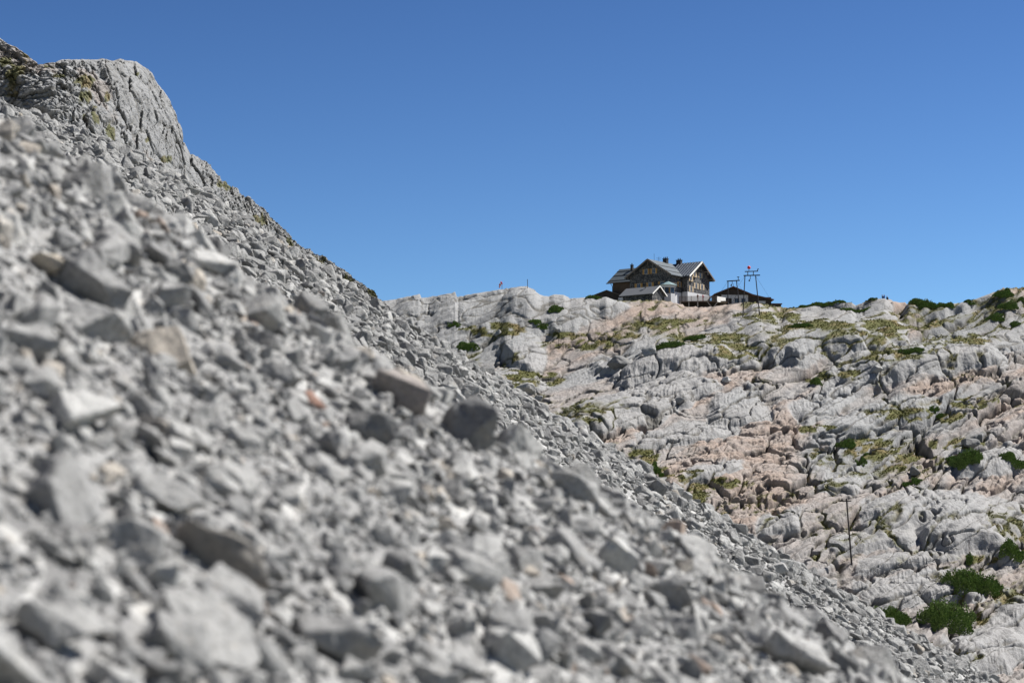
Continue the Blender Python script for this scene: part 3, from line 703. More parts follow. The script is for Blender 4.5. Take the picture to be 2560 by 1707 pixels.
w = MB(); F.box(w, -.31, .06, -.06, WB + .06, -5, 2.35); F.box(w, XA1 + .001, -.31, -.06, .1, -5, 2.35); w.build('plinth', M['white'], hut)
w = MB(); F.box(w, XA1, XA1 + .06, XB - .06, -.061, -5, 2.1); F.box(w, XA1 - 4.6, XA1 + .058, XB - .06, XB, -5, 2.1); w.build('plinth', M['white'], hut)
OH, OG = .75, 1.15
def roof_quad(fr, a0, a1, b0, z0, b1, z1): return [fr.P(a0, b0, z0), fr.P(a1, b0, z0), fr.P(a1, b1, z1), fr.P(a0, b1, z1)]
TH = .22
ev = ZE - OH * PT + TH
rt = ZR + TH
# right part, dark with standing seams; left part and wing, grey
CUT = XM
mb = MB().slab(roof_quad(F, CUT, OG, -OH, ev, WB / 2, rt), TH); mb.slab([F.P(CUT, WB / 2, rt), F.P(OG, WB / 2, rt), F.P(OG, WB + OH, ev), F.P(CUT, WB + OH, ev)], TH)
ro = mb.build('seamed_roof', M['roofdark'], hut)
q = MB(); a = OG - .1
while a > -9.4:
    b0 = -OH if a > XA1 + .6 else min(WB / 2 - .2, -OH + (XA1 + .6 - a) * PX2 / PT)
    z0 = ev + (b0 + OH) * PT
    if b0 < WB / 2 - .5: q.bar(F.P(a, b0, z0 + .05), F.P(a, WB / 2, rt + .05), .24, .14)
    a -= .85
q.build('roof_seam', M['roofseam'], ro)
mb = MB().slab(roof_quad(F, -LA - 1.5, CUT, -OH, ev - .02, WB / 2, rt - .02), TH); mb.slab([F.P(-LA - 1.5, WB / 2, rt - .02), F.P(CUT, WB / 2, rt - .02), F.P(CUT, WB + OH, ev), F.P(-LA - 1.5, WB + OH, ev)], TH)
ro = mb.build('grey_roof', M['roofmetal'], hut)
q = MB()
for t in (.12, .48, .8): q.bar(F.P(-LA - 1.4, -OH + (WB / 2 + OH) * t, ev + (rt - ev) * t + .08), F.P(XA0 - .3, -OH + (WB / 2 + OH) * t, ev + (rt - ev) * t + .08), .07, .12)
q.build('snow_guard', M['brick'], ro)
exw = ZE - .8 * PX2 + TH; xt = ZR + TH + .12
mb = MB()
for s_ in (-1, 1):
    ae = XM + s_ * ((XA1 - XA0) / 2 + .8)
    be = -OH + .1 if s_ > 0 else -OH + .1
    mb.slab([F.P(ae, XB - OG, exw), F.P(XM, XB - OG, xt), F.P(XM, WB / 2 + .3, xt), F.P(ae, -OH + .05, exw)], TH)
ro = mb.build('wing_roof', M['roofmetal'], hut)
q = MB()
for t in (.22, .58):
    a_ = XM + ((XA1 - XA0) / 2 + .8) * (1 - t); z_ = exw + (xt - exw) * t + .08
    q.bar(F.P(a_, XB - OG + .2, z_), F.P(a_, -OH + t * (WB / 2 + OH), z_), .07, .12)
q.build('snow_guard', M['brick'], ro)
# barge boards
mb = MB()
mb.bar(F.P(OG + .04, -OH - .05, ev - .12), F.P(OG + .04, WB / 2, rt - .1), .08, .42, F.b)
mb.build('barge_board', M['whitewood'], hut)
mb = MB(); mb.bar(F.P(OG + .04, WB + OH + .05, ev - .12), F.P(OG + .04, WB / 2, rt - .12), .08, .36, F.b); mb.build('barge_board', M['greywood'], hut)
for s_ in (-1, 1):
    mb = MB(); ae = XM + s_ * ((XA1 - XA0) / 2 + .85); mb.bar(F.P(ae, XB - OG - .04, exw - .14), F.P(XM, XB - OG - .04, xt - .12), .08, .38, F.a); mb.build('barge_board', M['greywood'], hut)
for (fa, fb, zz) in ((XM, XB - OG + .1, ZR - .7), (XM - 4.1, XB - OG + .1, ZE + 1.0), (XM + 4.1, XB - OG + .1, ZE + 1.0), (XM - 6, XB - OG + .1, ZE - .3), (XM + 6, XB - OG + .1, ZE - .3)):
    MB().bar(F.P(fa, fb, zz + .55), F.P(fa, fb, zz - .55), .16).bar(F.P(fa, fb, zz + .35), F.P(fa, XB, zz + .35), .16).build('roof_bracket', M['greywood'], hut)
for (bb, zz) in ((WB / 2, ZR - .6), (WB / 2 - 2.9, ZE + 1.3), (WB / 2 + 2.9, ZE + 1.3), (WB, ZE - .3)):
    MB().bar(F.P(OG - .1, bb, zz + .55), F.P(OG - .1, bb, zz - .5), .16).bar(F.P(OG - .1, bb, zz + .35), F.P(0, bb, zz + .35), .16).build('roof_bracket', M['palewood'], hut)
mb = MB(); g0 = F.P(-LA - 1.5, -OH - .12, ev - .15); mb.tube([g0, F.P(XA0 - 1.0, -OH - .12, ev - .15)], .09); mb.tube([g0 + F.a * 1.3, g0 + F.a * 1.5 - ZU * .5 + F.b * .3, F.P(-LA - .15, 0, ZE - 1.3), F.P(-LA - .15, -.1, 0)], .07); mb.build('gutter', M['steel'], hut)
mb = MB(); mb.tube([F.P(XA1 + .12, -.12, ZE - .5), F.P(XA1 + .12, -.12, -.5)], .08); mb.build('downpipe', M['steel'], hut)
# windows
for a_ in (XM - 1.15, XM + 1.15): window(hut, F.P(a_, XB, 7.55), F.a, -F.b, 1.0, 1.25, sw=.5)
for a_ in (XM - 3.4, XM, XM + 3.6): window(hut, F.P(a_, XB, 4.0), F.a, -F.b, 1.05, 1.35, sw=.62)
window(hut, F.P(XA1, -1.0, 4.2), F.b, F.a, .9, 1.3, sw=.6)
for b_ in (3.4, 6.1): window(hut, F.P(0, b_, 7.1), F.b, F.a, .9, 1.25, sh='shutterpale', sw=.5, flower=(b_ < 5))
window(hut, F.P(0, 1.6, 5.8), F.b, F.a, .9, 1.2, sh='shutterpale', sw=.5, flower=True)
for b_ in (4.1, 6.9): window(hut, F.P(0, b_, 4.2), F.b, F.a, 1.0, 1.35, sh='shutterpale', sw=.55)
window(hut, F.P(0, 1.7, 3.2), F.b, F.a, 1.0, 1.35, sh='shutterpale', sw=.5)
chimney(hut, F.P(XM, 2.2, ZR - .3), 1.1, 1.0, 1.5, F.a, F.b, 3)
chimney(hut, F.P(-6.0, WB / 2 + .4, ZR - .4), 1.3, .9, 1.5, F.a, F.b, 2)
chimney(hut, F.P(-19.6, WB / 2 - .9, ZR - .9), .6, .6, 1.7, F.a, F.b, 1)
chimney(hut, F.P(-15.0, WB / 2 + .6, ZR - .6), .8, .6, 1.1, F.a, F.b, 1)
c = F.P(XM, XB + 2.0, ZR + .2); MB().tube([c, c + ZU * 1.8], .035, 6).build('antenna', M['steel'], hut)
c = F.P(XM, XB + 4.2, ZR + .2); mb = MB().tube([c, c + ZU * 1.3], .035, 6)
for dz, l in ((1.0, .8), (.7, .55), (.4, .7)): mb.tube([c + ZU * dz - F.a * l, c + ZU * dz + F.a * l], .022, 5)
mb.build('antenna', M['steel'], hut)
# the round bay with its little cone roof
bc = F.P(XA1 - .5, XB - .9, 0); NB = 8
def ring(r, z, off=R(22.5)): return [bc + Vector((math.cos(off + k * math.pi / 4) * r, math.sin(off + k * math.pi / 4) * r, z)) for k in range(NB)]
def drum(mb, r0, z0, r1, z1, cap=True):
    p = ring(r0, z0) + ring(r1, z1); mb.poly(p, [[k, (k + 1) % NB, (k + 1) % NB + NB, k + NB] for k in range(NB)] + ([list(range(NB))[::-1], list(range(NB, 2 * NB))] if cap else []))
mb = MB(); drum(mb, 2.15, -5, 2.15, 1.2); drum(mb, 2.1, 2.75, 2.2, 3.35); drum(mb, 1.98, 1.2, 1.98, 2.75); bay = mb.build('bay', M['white'], hut)
mb = MB(); drum(mb, 2.75, 3.36, .12, 4.6)
mb.build('bay_roof', M['copper'], bay)
for k in range(NB):
    p, q_ = ring(1.985, 0)[k], ring(1.985, 0)[(k + 1) % NB]; nn = ((p + q_) / 2 - bc).normalized(); nn.z = 0
    if nn.dot(F.b) > .35: continue
    rr_ = (q_ - p).normalized(); cc_ = (p + q_) / 2 + ZU * 2.0
    wdw = MB().obox(cc_, rr_ * .62, nn * .05, ZU * .72).build('bay_window', M['boards'], bay) if False else None
    f = MB()
    for sx in (-1, 0, 1): f.obox(cc_ + rr_ * sx * .6, rr_ * .06, nn * .06, ZU * .74)
    for sz in (-1, 1): f.obox(cc_ + ZU * sz * .7, rr_ * .54, nn * .058, ZU * .05)
    f = f.build('window', M['boards'], bay)
    MB().obox(cc_, rr_ * .55, nn * .03, ZU * .66).build('pane', M['glass'], f)
    if k % 2: MB().obox(cc_ + rr_ * .45 + nn * .08, rr_ * .13, nn * .02, ZU * .66).build('shutter', M['shutter'], f)
# terrace on posts
TA0, TA1, TB0, TB1 = XA1 + .3, 6.6, -4.0, -.2
T = Fr(Pw(1698, 752, 598.5), 5)
ter = empty('terrace', T.P(5, 1, -.4), 'wooden terrace on posts with slatted railing in front of the right gable', 'terrace')
mb = MB(); T.box(mb, 0, 9.5, 0, 4.5, -.25, 0); T.box(mb, 9.501, 12, 1.2, 4.5, -.25, -.002); mb.build('deck', M['greywood'], ter)
mb = MB()
for z_ in (.22, .5, .78, 1.05): T.box(mb, 0, 9.35, -.03, .03, z_ - .07, z_ + .07)
mb.build('railing', M['greywood'], ter)
for k in range(7):
    mb = MB(); T.box(mb, k * 1.5 - .06, k * 1.5 + .06, -.15, -.031, -.3, 1.2); mb.build('railing_post', M['greywood'], ter)
T2 = Fr(T.P(9.4, 0, 0), -50); mb = MB()
for z_ in (-.22, .06, .34, .62, .9): T2.box(mb, 0, 3.7, -.04, .04, z_ - .12, z_ + .125)
mb.build('board_panel', M['whitewood'], ter)
for a_, l in ((2.4, 1.6), (4.6, 1.9), (.3, 1.5)):
    mb = MB(); T.box(mb, a_ - .12, a_ + .12, .1, .34, -3.2, -.25); mb.build('support_post', M['palewood'], ter)
for d_ in (-1, 1): MB().bar(T.P(8.3, .2, -1.9), T.P(8.3 + d_ * 1.3, .2, -.3), .16).build('brace', M['palewood'], ter)
mb = MB(); T.box(mb, -.1, 11.5, 3.0, 3.3, -3.5, -.26); mb.build('back_wall', M['boards'], ter)
# the small outbuilding in front
def outbuilding(name, fr, L, Wd, zb, ze, pitch, oh, og, walls, roofm, lab, cat, trim=None, ridge='a'):
    o = empty(name, fr.P(L / 2, Wd / 2, 0), lab, cat); zr = ze + Wd / 2 * pitch; th = .14
    mb = MB(); fr.box(mb, .3, L - .3, 0, .3, zb, ze - .05); fr.box(mb, .3, L - .3, Wd - .3, Wd, zb, ze - .05)
    gable_wall(fr, mb, 'a', L, 0, Wd, zb, ze, zr - .03, 1); gable_wall(fr, mb, 'a', 0, 0, Wd, zb, ze, zr - .03, -1)
    mb.build('wall', walls, o); e_ = ze - oh * pitch + th; t_ = zr + th
    mb = MB().slab(roof_quad(fr, -og, L + og, -oh, e_, Wd / 2, t_), th); mb.slab([fr.P(-og, Wd / 2, t_), fr.P(L + og, Wd / 2, t_), fr.P(L + og, Wd + oh, e_), fr.P(-og, Wd + oh, e_)], th)
    rf = mb.build('roof', roofm, o)
    if trim:
        mb = MB().bar(fr.P(L + og + .04, -oh, e_ - .1), fr.P(L + og + .04, Wd / 2, t_ - .08), .08, .28, fr.b).bar(fr.P(L + og + .04, Wd + oh, e_ - .1), fr.P(L + og + .042, Wd / 2, t_ - .08), .08, .28, fr.b)
        mb.build('barge_board', trim, o)
    return o, rf, zr
FO = Fr(Pw(1554, 752, 596), 36)
ob, rf, zr_ = outbuilding('outbuilding', FO, 9.0, 5.6, -4, 1.35, .66, .55, .5, M['shingle'], M['smallroof'], 'small grey roofed outbuilding in front of the mountain hut', 'outbuilding', M['whitewood'])
c = FO.P(5.6, 2.2, 2.8); MB().tube([c, c + ZU * .9], .12).tube([c + ZU * .9 - FO.a * .4, c + ZU * .95 + FO.a * .4], .14).build('vent_pipe', M['steel'], rf)
mb = MB(); FO.box(mb, -.8, .5, -.25, 0, -3, .8); mb.build('rubble_pier', M['white'], ob)
FS = Fr(Pw(1547, 750, 617), -80)
outbuilding('shed', FS, 7, 6.2, -4, 1.4, .36, .5, .4, M['boards'], M['greywood'], 'low dark gabled shed half hidden behind the rocks beside the small outbuilding', 'shed')
# right-hand building: low gable, lean-to, annex
FG = Fr(Pw(1790, 760, 608), -4)
gb_ = empty('lift_building', FG.P(5, 2, -.3), 'low wide building with a shallow gable, white front and dark lean-to', 'building')
mb = MB(); gable_wall(FG, mb, 'b', 0, 0, 8.6, -4, 2.55, 4.05, -1); FG.box(mb, 0, .3, .3, 7, -4, 2.5); FG.box(mb, 8.3, 8.6, .3, 7, -4, 2.5); FG.box(mb, .3, 8.3, 6.7, 7, -4, 2.5); mb.build('wall', M['boards'], gb_)
mb = MB(); FG.box(mb, 1.4, 8.2, -.06, 0, -3, 2.35); mb.build('white_front', M['white'], gb_)
mb = MB(); mb.slab([FG.P(-.6, -1.1, 2.5), FG.P(4.3, -1.1, 4.5), FG.P(4.3, 7.5, 4.5), FG.P(-.6, 7.5, 2.5)], .2); mb.slab([FG.P(4.3, -1.1, 4.5), FG.P(9.2, -1.1, 2.5), FG.P(9.2, 7.5, 2.5), FG.P(4.3, 7.5, 4.5)], .2)
mb.build('roof', M['redroof'], gb_)
d = MB(); FG.box(d, 1.9, 4.0, -.12, -.061, -1.2, 1.5); dr = d.build('door', M['boards'], gb_); MB().tube([FG.P(3.7, -.15, .2), FG.P(3.7, -.15, .45)], .05).build('handle', M['steel'], dr)
MB().obox(FG.P(3.1, -.14, .1), FG.a * .2, FG.b * .015, ZU * .15).build('notice', M['white'], dr)
for a_ in (5.3, 7.0): window(gb_, FG.P(a_, -.06, .95), FG.a, -FG.b, 1.15, 1.15, False)
mb = MB(); FG.box(mb, 8.61, 14.2, .3, .6, -4, 1.9); FG.box(mb, 13.9, 14.2, .6, 6, -4, 1.2); mb.build('lean_to_wall', M['boards'], gb_)
mb = MB(); mb.slab([FG.P(8.5, -.5, 2.75), FG.P(14.8, -.5, 1.3), FG.P(14.8, 6.5, 1.3), FG.P(8.5, 6.5, 2.75)], .2); mb.build('lean_to_roof', M['redroof'], gb_)
mb = MB(); FG.box(mb, 11.0, 12.7, .22, .299, -2, .9); mb.build('garage_door', M['white'], gb_)
mb = MB(); FG.box(mb, 14.21, 16.9, 1.2, 1.4, -3, .15); FG.box(mb, 16.7, 16.9, 1.41, 4.5, -3, .15); mb.build('annex', M['boards'], gb_)
mb = MB(); FG.box(mb, 14.21, 17.1, .8, 4.8, .2, .42); mb.build('annex_roof', M['redroof'], gb_)
mb = MB().tube([FG.P(4.3, -.9, 4.4), FG.P(4.3, -.9, 5.2)], .04, 6); mb.build('antenna', M['steel'], gb_)

# ------------------------------------------------------------------ cableway masts
def mast(yl, tl, tr, bl, br, bar, lab, upper=None, ball=None):
    pl, pr_, ql, qr = Pw(*tl, yl), Pw(*tr, yl), Pw(*bl, yl), Pw(*br, yl)
    m_ = empty('cableway_mast', (ql + qr) / 2, lab, 'cableway mast', 'cableway masts in front of the low building')
    px = K * yl; ql = ql - ZU * .6; qr = qr - ZU * .6
    for a_, b_ in ((pl, ql), (pr_, qr)): MB().tube([a_, b_], .11, 8, .14).build('leg', M['steel'], m_)
    mb = MB().bar(Pw(bar[0], bar[2], yl), Pw(bar[1], bar[3], yl), .24); mb.build('crossbar', M['steel'], m_)
    mb = MB(); mid = (pl + pr_) / 2
    mb.tube([mid + ZU * .1, mid - ZU * .7, mid - ZU * .9 - Vector((.25, 0, 0))], .07); mb.tube([mid - ZU * 1.1 - Vector((.25, .1, 0)), mid - ZU * 1.1 - Vector((.25, -.1, 0))], .2); mb.build('cable_hanger', M['steel'], m_)
    f = .55; a_, b_ = ql.lerp(pl, .12), qr.lerp(pr_, .12); mb = MB().tube([a_, b_], .05, 6).tube([qr.lerp(pr_, .52), mid.lerp((ql + qr) / 2, .78)], .05, 6).tube([ql.lerp(pl, .08), qr.lerp(pr_, .3)], .035, 6); mb.build('brace', M['steel'], m_)
    for s_, t_ in ((-1, pl), (1, pr_)): MB().tube([t_, t_ + Vector((s_ * 3.4, 1.5, -8.0 if upper else -5))], .02, 5).build('guy_wire', M['steel'], m_)
    return m_, px
m1, px = mast(570, (1862.4, 690), (1889, 690), (1857, 786), (1899, 782), (1859, 1900, 689, 688), 'tall dark cableway mast carrying a red ball, right of the hut')
yl = 570; mb = MB()
for X in (1869.5, 1883.4): mb.tube([Pw(X, 689, yl), Pw(X, 678.6, yl)], .09)
mb.build('upper_post', M['steel'], m1)
MB().bar(Pw(1862, 679, yl), Pw(1895, 678, yl), .2).tube([Pw(1893.5, 678.5, yl), Pw(1894.5, 672.6, yl)], .1).bar(Pw(1894, 672.6, yl), Pw(1897, 672.6, yl), .16).build('upper_crossbar', M['steel'], m1)
me = bpy.data.meshes.new('red_ball'); bm = bmesh.new(); bmesh.ops.create_uvsphere(bm, u_segments=24, v_segments=16, radius=4.3 * px); 
for f_ in bm.faces: f_.smooth = True
bm.to_mesh(me); bm.free(); link('red_ball', me, M['redball'], m1, Pw(1872.4, 669, yl) - m1.location)
MB().tube([Pw(1872.4, 679, yl), Pw(1872.4, 671, yl)], .06).build('ball_stem', M['steel'], m1)
m2, px = mast(594, (1820, 703), (1841, 702), (1819.5, 762), (1848.5, 757), (1817, 1849.6, 703, 701), 'shorter dark cableway mast standing close to the white front of the low building')
MB().tube([Pw(1845.7, 702, 594), Pw(1845.7, 692.5, 594)], .08).bar(Pw(1842.5, 692.5, 594), Pw(1848.5, 692.5, 594), .15).build('upper_post', M['steel'], m2)
# lone pole on the lower slabs
g = hit(2129, 1411); pole = empty('pole', g, 'lone thin dark wooden pole with a short crossarm on the lower rock slabs', 'pole')
tp = Pw(2116, 1246, g.y); MB().tube([g - ZU * .5, tp], .16, 8, .13).build('shaft', M['steel'], pole)
MB().bar(Pw(2099, 1252, g.y), Pw(2128, 1252, g.y), .18).build('crossarm', M['steel'], pole)
# windsock and thin mast on the slab at the skyline
g = hit(1254, 722); ws = empty('windsock', g, 'red and white windsock hanging from its thin pole on the skyline slab', 'windsock')
yy_ = g.y; tp = Pw(1255, 706, yy_); MB().tube([Vector((tp.x, tp.y, g.z - 1)), tp], .05, 6).build('shaft', M['steel'], ws)
pts = [Pw(1255, 706.5, yy_), Pw(1252.5, 708, yy_), Pw(1250.5, 711, yy_), Pw(1249.5, 714, yy_), Pw(1249, 717, yy_), Pw(1248.5, 719.5, yy_)]
for k in range(5): MB().tube([pts[k], pts[k + 1]], .38 - .05 * k, 10, .38 - .05 * (k + 1)).build('sock_band', M['cloth_red'] if k % 2 == 0 else M['cloth_white'], ws, True)
g = hit(1319, 722); th_ = MB().tube([g - ZU * .6, Pw(1318.7, 698, g.y)], .07, 6); tm = th_.build('thin_mast', M['steel']); tag(tm, 'bare thin mast at the right end of the skyline slab', 'mast')

# ------------------------------------------------------------------ people
def person(loc, joints, radii, edges, body, lab, hair, yaw=0, cat='person', extra=None):
    me = bpy.data.meshes.new('person'); me.from_pydata(joints, edges, [])
    o = link('person', me, body, None, loc); o.rotation_euler.z = yaw
    sk = o.modifiers.new('skin', 'SKIN'); sk.use_smooth_shade = True
    for v, r_ in zip(me.skin_vertices[0].data if me.skin_vertices else [], radii): v.radius = (r_, r_)
    if not me.skin_vertices:
        bpy.context.view_layer.objects.active = o
    o.modifiers.new('sub', 'SUBSURF').levels = 1
    return tag(o, lab, cat)
def skinned(loc, joints, edges, mt, lab, yaw=0, hair=True, scale=1.0, head=None):
    bm = bmesh.new(); ly = bm.verts.layers.skin.verify()
    vs_ = []
    for k, (p, r_) in enumerate(joints):
        v = bm.verts.new(p); v[ly].radius = (r_, r_); v[ly].use_root = (k == 0); vs_.append(v)
    for a_, b_ in edges: bm.edges.new((vs_[a_], vs_[b_]))
    me = bpy.data.meshes.new('person'); bm.to_mesh(me); bm.free()
    o = link('person', me, mt, None, loc); o.rotation_euler.z = yaw; o.scale = (scale,) * 3
    o.modifiers.new('skin', 'SKIN').use_smooth_shade = True
    sb = o.modifiers.new('sub', 'SUBSURF'); sb.levels = 1; sb.render_levels = 2
    tag(o, lab, 'person')
    hp = Vector(joints[head][0]) if head is not None else Vector((0, 0, 1))
    for nm, r_, off, mm in (('face', .088, Vector((0, -.035, -.01)), M['skin']), ('hair', .105, Vector((0, .02, .03)), M['hair'])):
        b2 = bmesh.new(); bmesh.ops.create_uvsphere(b2, u_segments=12, v_segments=8, radius=r_); m2_ = bpy.data.meshes.new(nm)
        for v in b2.verts: v.co.z *= 1.12
        if nm == 'face':
            n_ = bmesh.ops.create_cone(b2, segments=5, radius1=.016, radius2=.006, depth=.04, cap_ends=True)
            bmesh.ops.translate(b2, vec=(0, -.095, -.005), verts=n_['verts'])
        for f_ in b2.faces: f_.smooth = True
        b2.to_mesh(m2_); b2.free(); link(nm, m2_, mm, o, hp + off)
    return o
SIT = [((0, 0, .14), .14), ((0, .0, .38), .135), ((0, -.02, .56), .15), ((0, -.03, .68), .06), ((0, -.04, .78), .085),
       ((.19, -.02, .57), .055), ((.24, -.16, .34), .045), ((.06, -.34, .36), .035), ((-.19, -.02, .57), .055), ((-.24, -.16, .34), .045), ((-.06, -.34, .36), .035),
       ((.12, -.08, .12), .09), ((.13, -.38, .46), .065), ((.12, -.52, .06), .045), ((.12, -.66, .04), .04), ((-.12, -.08, .12), .09), ((-.13, -.38, .46), .065), ((-.12, -.52, .06), .045), ((-.12, -.66, .04), .04)]
SE = [(0, 1), (1, 2), (2, 3), (3, 4), (2, 5), (5, 6), (6, 7), (2, 8), (8, 9), (9, 10), (0, 11), (11, 12), (12, 13), (13, 14), (0, 15), (15, 16), (16, 17), (17, 18)]
STD = [((0, 0, .95), .13), ((0, 0, 1.15), .125), ((0, 0, 1.38), .14), ((0, 0, 1.5), .055), ((0, 0, 1.63), .085), ((.19, 0, 1.4), .055), ((.25, -.05, 1.12), .042), ((.2, -.28, 1.05), .034),
       ((-.19, 0, 1.4), .055), ((-.25, -.05, 1.12), .042), ((-.2, -.28, 1.05), .034), ((.1, 0, .88), .085), ((.11, 0, .5), .06), ((.11, .02, .06), .045), ((.11, -.12, .04), .04), ((-.1, 0, .88), .085), ((-.11, 0, .5), .06), ((-.11, .02, .06), .045), ((-.11, -.12, .04), .04)]
for X, Yr, mt, yaw, lab in ((2204.5, 746.5, 'darkcloth', 1.0, 'person sitting hunched on the skyline rock, leftmost of three hikers'), (2209.5, 744.5, 'blue', -.6, 'person in a blue jacket sitting on the skyline rock between two hikers'),
                        (2216.8, 745, 'darkcloth', .2, 'person in dark clothes sitting apart on the skyline rock, rightmost of three hikers')):
    g = hit(X, Yr); j = int(np.searchsorted(colU, g.x / g.y)); cc_ = HP[:, j]; k = int(np.argmax(cc_[:, 2] / cc_[:, 1]))
    skinned(Vector(cc_[k]) - ZU * .03, SIT, SE, M[mt], lab, yaw, head=4, scale=1.05)
skinned(T.P(4.6, .9, .001), STD, SE, M['browncloth'], 'person in a brown top standing at the terrace railing under the white wall', -.4, head=4)
skinned(T.P(5.9, 1.6, .001), STD, SE, M['cloth_red'], 'person in a reddish top standing further back on the terrace', .8, head=4)

# ------------------------------------------------------------------ boulders of the hillside
HR = [rock_mesh(900 + i, 15, (1, .85, .85), .06, 3, .05) for i in range(8)]
for i, (X, Y, hw, sq, mt, lab) in enumerate([
    (1316, 985, 30, (1, .9, .95), 'hillboulder', 'big grey flat topped boulder beside the scree edge on the hillside'), (1344, 1002, 15, (1, .9, .8), 'hillboulder', 'small grey boulder leaning on the big flat topped one'),
    (1548, 920, 32, (1, .9, .75), 'hillboulder', 'blocky grey boulder with a shadowed front under the long dwarf pine'), (1618, 890, 26, (1, .8, .9), 'pale', 'pale pointed boulder right of the blocky shadowed one'),
    (1814, 955, 17, (1, .9, .7), 'pale', 'small round pale boulder perched on the broad slab'), (1245, 838, 14, (1, .8, .9), 'hillboulder', 'small grey boulder in the grassy hollow under the skyline slab'),
    (2290, 1190, 22, (1, .8, .8), 'hillboulder', 'grey boulder below the bushy dwarf pine on the right'), (2058, 1130, 16, (1, .8, .8), 'pinkish', 'pinkish boulder between grass patches on the right hillside'),
    (2425, 1120, 30, (1.2, .8, .6), 'hillboulder', 'long low grey boulder near the right border'), (1395, 830, 16, (1, .8, .9), 'pale', 'pale boulder at the foot of the skyline slab'),
    (2190, 930, 18, (1.2, .8, .7), 'hillboulder', 'grey boulder on the edge of a grassy ledge'), (1700, 1010, 15, (1.2, .8, .7), 'hillboulder', 'small grey boulder under the broad light slab')]):
    g = hit(X, Y); V, Fc = HR[i % 8]; o = link('boulder', raw_mesh('boulder', V * np.array(sq), Fc, False), M[mt]); r_ = hw * K * g.y
    o.location = g + Vector((0, .2 * r_, .45 * r_)); o.scale = (r_,) * 3; o.rotation_euler = (random.uniform(-.2, .2), random.uniform(-.2, .2), random.uniform(0, 6)); tag(o, lab, 'boulder')

# ------------------------------------------------------------------ dwarf pines
m, n, b = mat('pine_needles'); c = mixc(n, ramp(n, noise(n, pos(n), 3.2, 3, .6), [(.35, 0.0), (.65, 1.0)]), (.045, .085, .02), (.24, .33, .09)); n.links.new(c, b.inputs['Base Color']); b.inputs['Roughness'].default_value = .7; M['needle'] = m
M['bark'] = plain('pine_bark', (.09, .06, .045), .9)
def pine(X, Y, hw, hh, lab, tall=False):
    X, Y, hw, hh = PX(X), PX(Y), PX(hw) * (1.1 if Y < 1200 else 1.35), PX(hh) * (1.1 if Y < 1200 else 1.45)
    g = hit(X, Y + hh * .85); k = K * g.y; Wm = hw * k; vis = 2 * hh * k
    Hm = float(np.clip(.5 * vis, .45, 3.4)) if not tall else vis * .6; Dm = float(np.clip((vis - Hm) / .60, .5 * Hm + .3, 7.5)) if not tall else Wm
    g = Vector((g.x * (1 + Dm / g.y), g.y + Dm, g.z)); g.z = min(ground(g.x, g.y), g.z + Dm * .6 + .5)
    o = empty('dwarf_pine' if not tall else 'young_pine', g, lab, 'dwarf pine' if not tall else 'pine', None if tall else 'dwarf pines on the hillside')
    n_ = int(np.clip(Wm * Dm * 190 + 250, 350, 5200)); V, Fc = [], []
    for q in range(n_):
        t = random.uniform(0, 2 * math.pi); r_ = math.sqrt(random.random())
        lob = .72 + .28 * math.sin(t * 3 + X) * math.cos(t * 2 + Y)
        px_, py_ = math.cos(t) * r_ * Wm * lob, math.sin(t) * r_ * Dm * lob
        gz = ground(g.x + px_, g.y + py_); gz = min(max(gz, g.z + py_ * .38 - .5), g.z + py_ * .45 + 1.0)
        top_ = Hm * (1.0 if not tall else 1.6) * math.sqrt(max(0, 1 - r_ ** 4)) * (.45 + .6 * random.random()) * (.72 + .28 * math.sin(px_ * 1.9 + X) * math.cos(py_ * 2.3 + Y))
        z_ = gz - g.z + top_ * (1 - random.random() ** 2 * .8)
        c_ = Vector((px_, py_, z_)); d_ = Vector((px_ / Wm * .6 + random.gauss(0, .3), py_ / Dm * .6 + random.gauss(0, .3) - .1, .85)).normalized()
        L_ = random.uniform(.24, .42) * (1 if Wm > 2 else .8); w_ = L_ * .30
        x_ = d_.cross(Vector((random.gauss(0, 1), random.gauss(0, 1), .1))).normalized()
        for ax in (x_, d_.cross(x_)):
            b0 = len(V); V += [c_ - ax * w_ * .4, c_ + d_ * L_ * .45 - ax * w_, c_ + d_ * L_, c_ + d_ * L_ * .45 + ax * w_, c_ + ax * w_ * .4]; Fc.append([b0, b0 + 1, b0 + 2, b0 + 3, b0 + 4])
    me = bpy.data.meshes.new('crown'); me.from_pydata(V, [], Fc); link('crown', me, M['needle'], o)
    mb = MB()
    for q in range(5 if not tall else 1):
        t = q * 1.3; e_ = Vector((math.cos(t) * Wm * .5, math.sin(t) * Dm * .5, Hm * .9)) if not tall else Vector((0, 0, Hm * 3))
        mb.tube([g - ZU * .2, g + e_ * .5 + ZU * .1, g + e_], .09, 6, .03)
    mb.build('trunk', M['bark'], o)
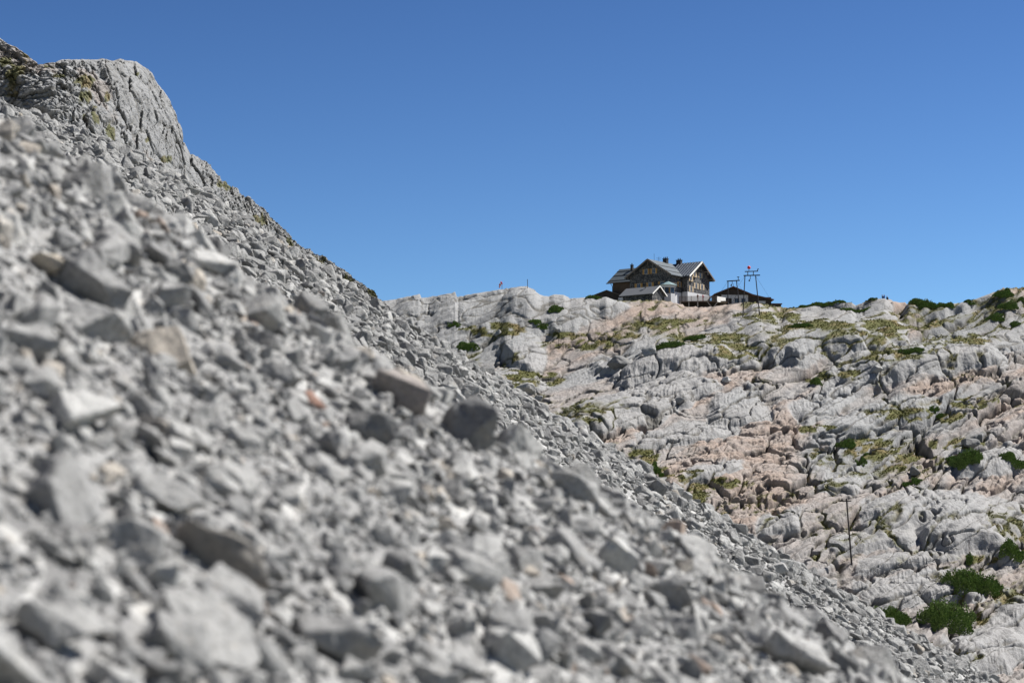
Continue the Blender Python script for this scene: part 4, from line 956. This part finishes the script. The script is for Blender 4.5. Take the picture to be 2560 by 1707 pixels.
PINES = [(1070, 803, 30, 10, 'dark dwarf pine beside the far edge of the scree'), (1275, 712, 20, 8, 'small dwarf pine on the pale ledge under the skyline'), (1240, 756, 26, 6, 'low dwarf pine in the grassy hollow below the skyline slab'),
    (1530, 789, 44, 13, 'long dark dwarf pine in the middle of the hillside below the hut'), (1600, 776, 30, 8, 'dwarf pine adjoining the long one on its upper right side'), (1042, 748, 17, 7, 'small dwarf pine under the slab near the scree edge'),
    (1362, 683, 22, 5, 'low dwarf pine left of the dark shed on the skyline'), (1890, 706, 58, 7, 'wide low dwarf pine just right of the low building'), (1848, 702, 20, 5, 'narrow dwarf pine at the foot of the annex'),
    (2118, 703, 40, 13, 'bushy dwarf pine on the skyline right of the hikers'), (2172, 701, 26, 7, 'smaller dwarf pine next to the bushy skyline one'), (2005, 689, 12, 3, 'tiny dwarf pine left of the hikers'),
    (2307, 681, 27, 12, 'round dwarf pine high on the right hand knoll'), (2314, 709, 28, 12, 'round dwarf pine below the one on the right hand knoll'), (2345, 692, 14, 6, 'dwarf pine cut by the right border on the knoll'), (2285, 738, 26, 8, 'flat dwarf pine under the knoll near the right border'), (2330, 746, 14, 8, 'small dwarf pine at the right border under the knoll'),
    (2095, 808, 34, 10, 'dwarf pine on the ledge above the long runnelled slab'), (1842, 747, 32, 6, 'flat dwarf pine on top of the large runnelled slab'), (1960, 712, 40, 5, 'flat dwarf pine below the hikers\' rock'), (2225, 700, 16, 5, 'small dwarf pine at the foot of the knoll'),
    (1942, 1024, 27, 12, 'dwarf pine on the pink slope right of the centre'), (1975, 1062, 15, 9, 'small dwarf pine just below another on the pink slope'), (1986, 1042, 10, 5, 'tiny dwarf pine between two others on the pink slope'),
    (2225, 1077, 42, 26, 'large bushy dwarf pine over the right hand slabs'), (2205, 1052, 34, 10, 'flat dwarf pine spreading above the large bushy one'), (2325, 1076, 38, 16, 'dwarf pine reaching the right border level with the bushy one'),
    (2098, 1107, 26, 8, 'small dwarf pine on top of the wide grey slab'), (2326, 1284, 30, 16, 'dwarf pine at the right border above the largest bushes'), (2245, 1340, 64, 30, 'broad dwarf pine, upper of the two largest bushes'),
    (2168, 1405, 62, 48, 'largest dwarf pine, low on the right hillside'), (2042, 1420, 54, 24, 'dwarf pine at the edge of the scree, left of the largest'), (1506, 1092, 24, 10, 'small dwarf pine beside the scree on the pink rocks'),
    (1872, 878, 16, 12, 'loose dwarf pine between slabs in the middle of the hillside'), (2150, 962, 26, 8, 'dwarf pine on the grassy ledge at the right'), (1412, 1060, 12, 6, 'small dwarf pine in the grass by the scree')]
for p in PINES: pine(*p)
pine(2228, 1290, 7, 11, 'slender light green young pine standing alone above the broad dwarf pine', True)
pine(1502, 1066, 6, 8, 'small upright young pine on the grassy ledge beside the scree', True)
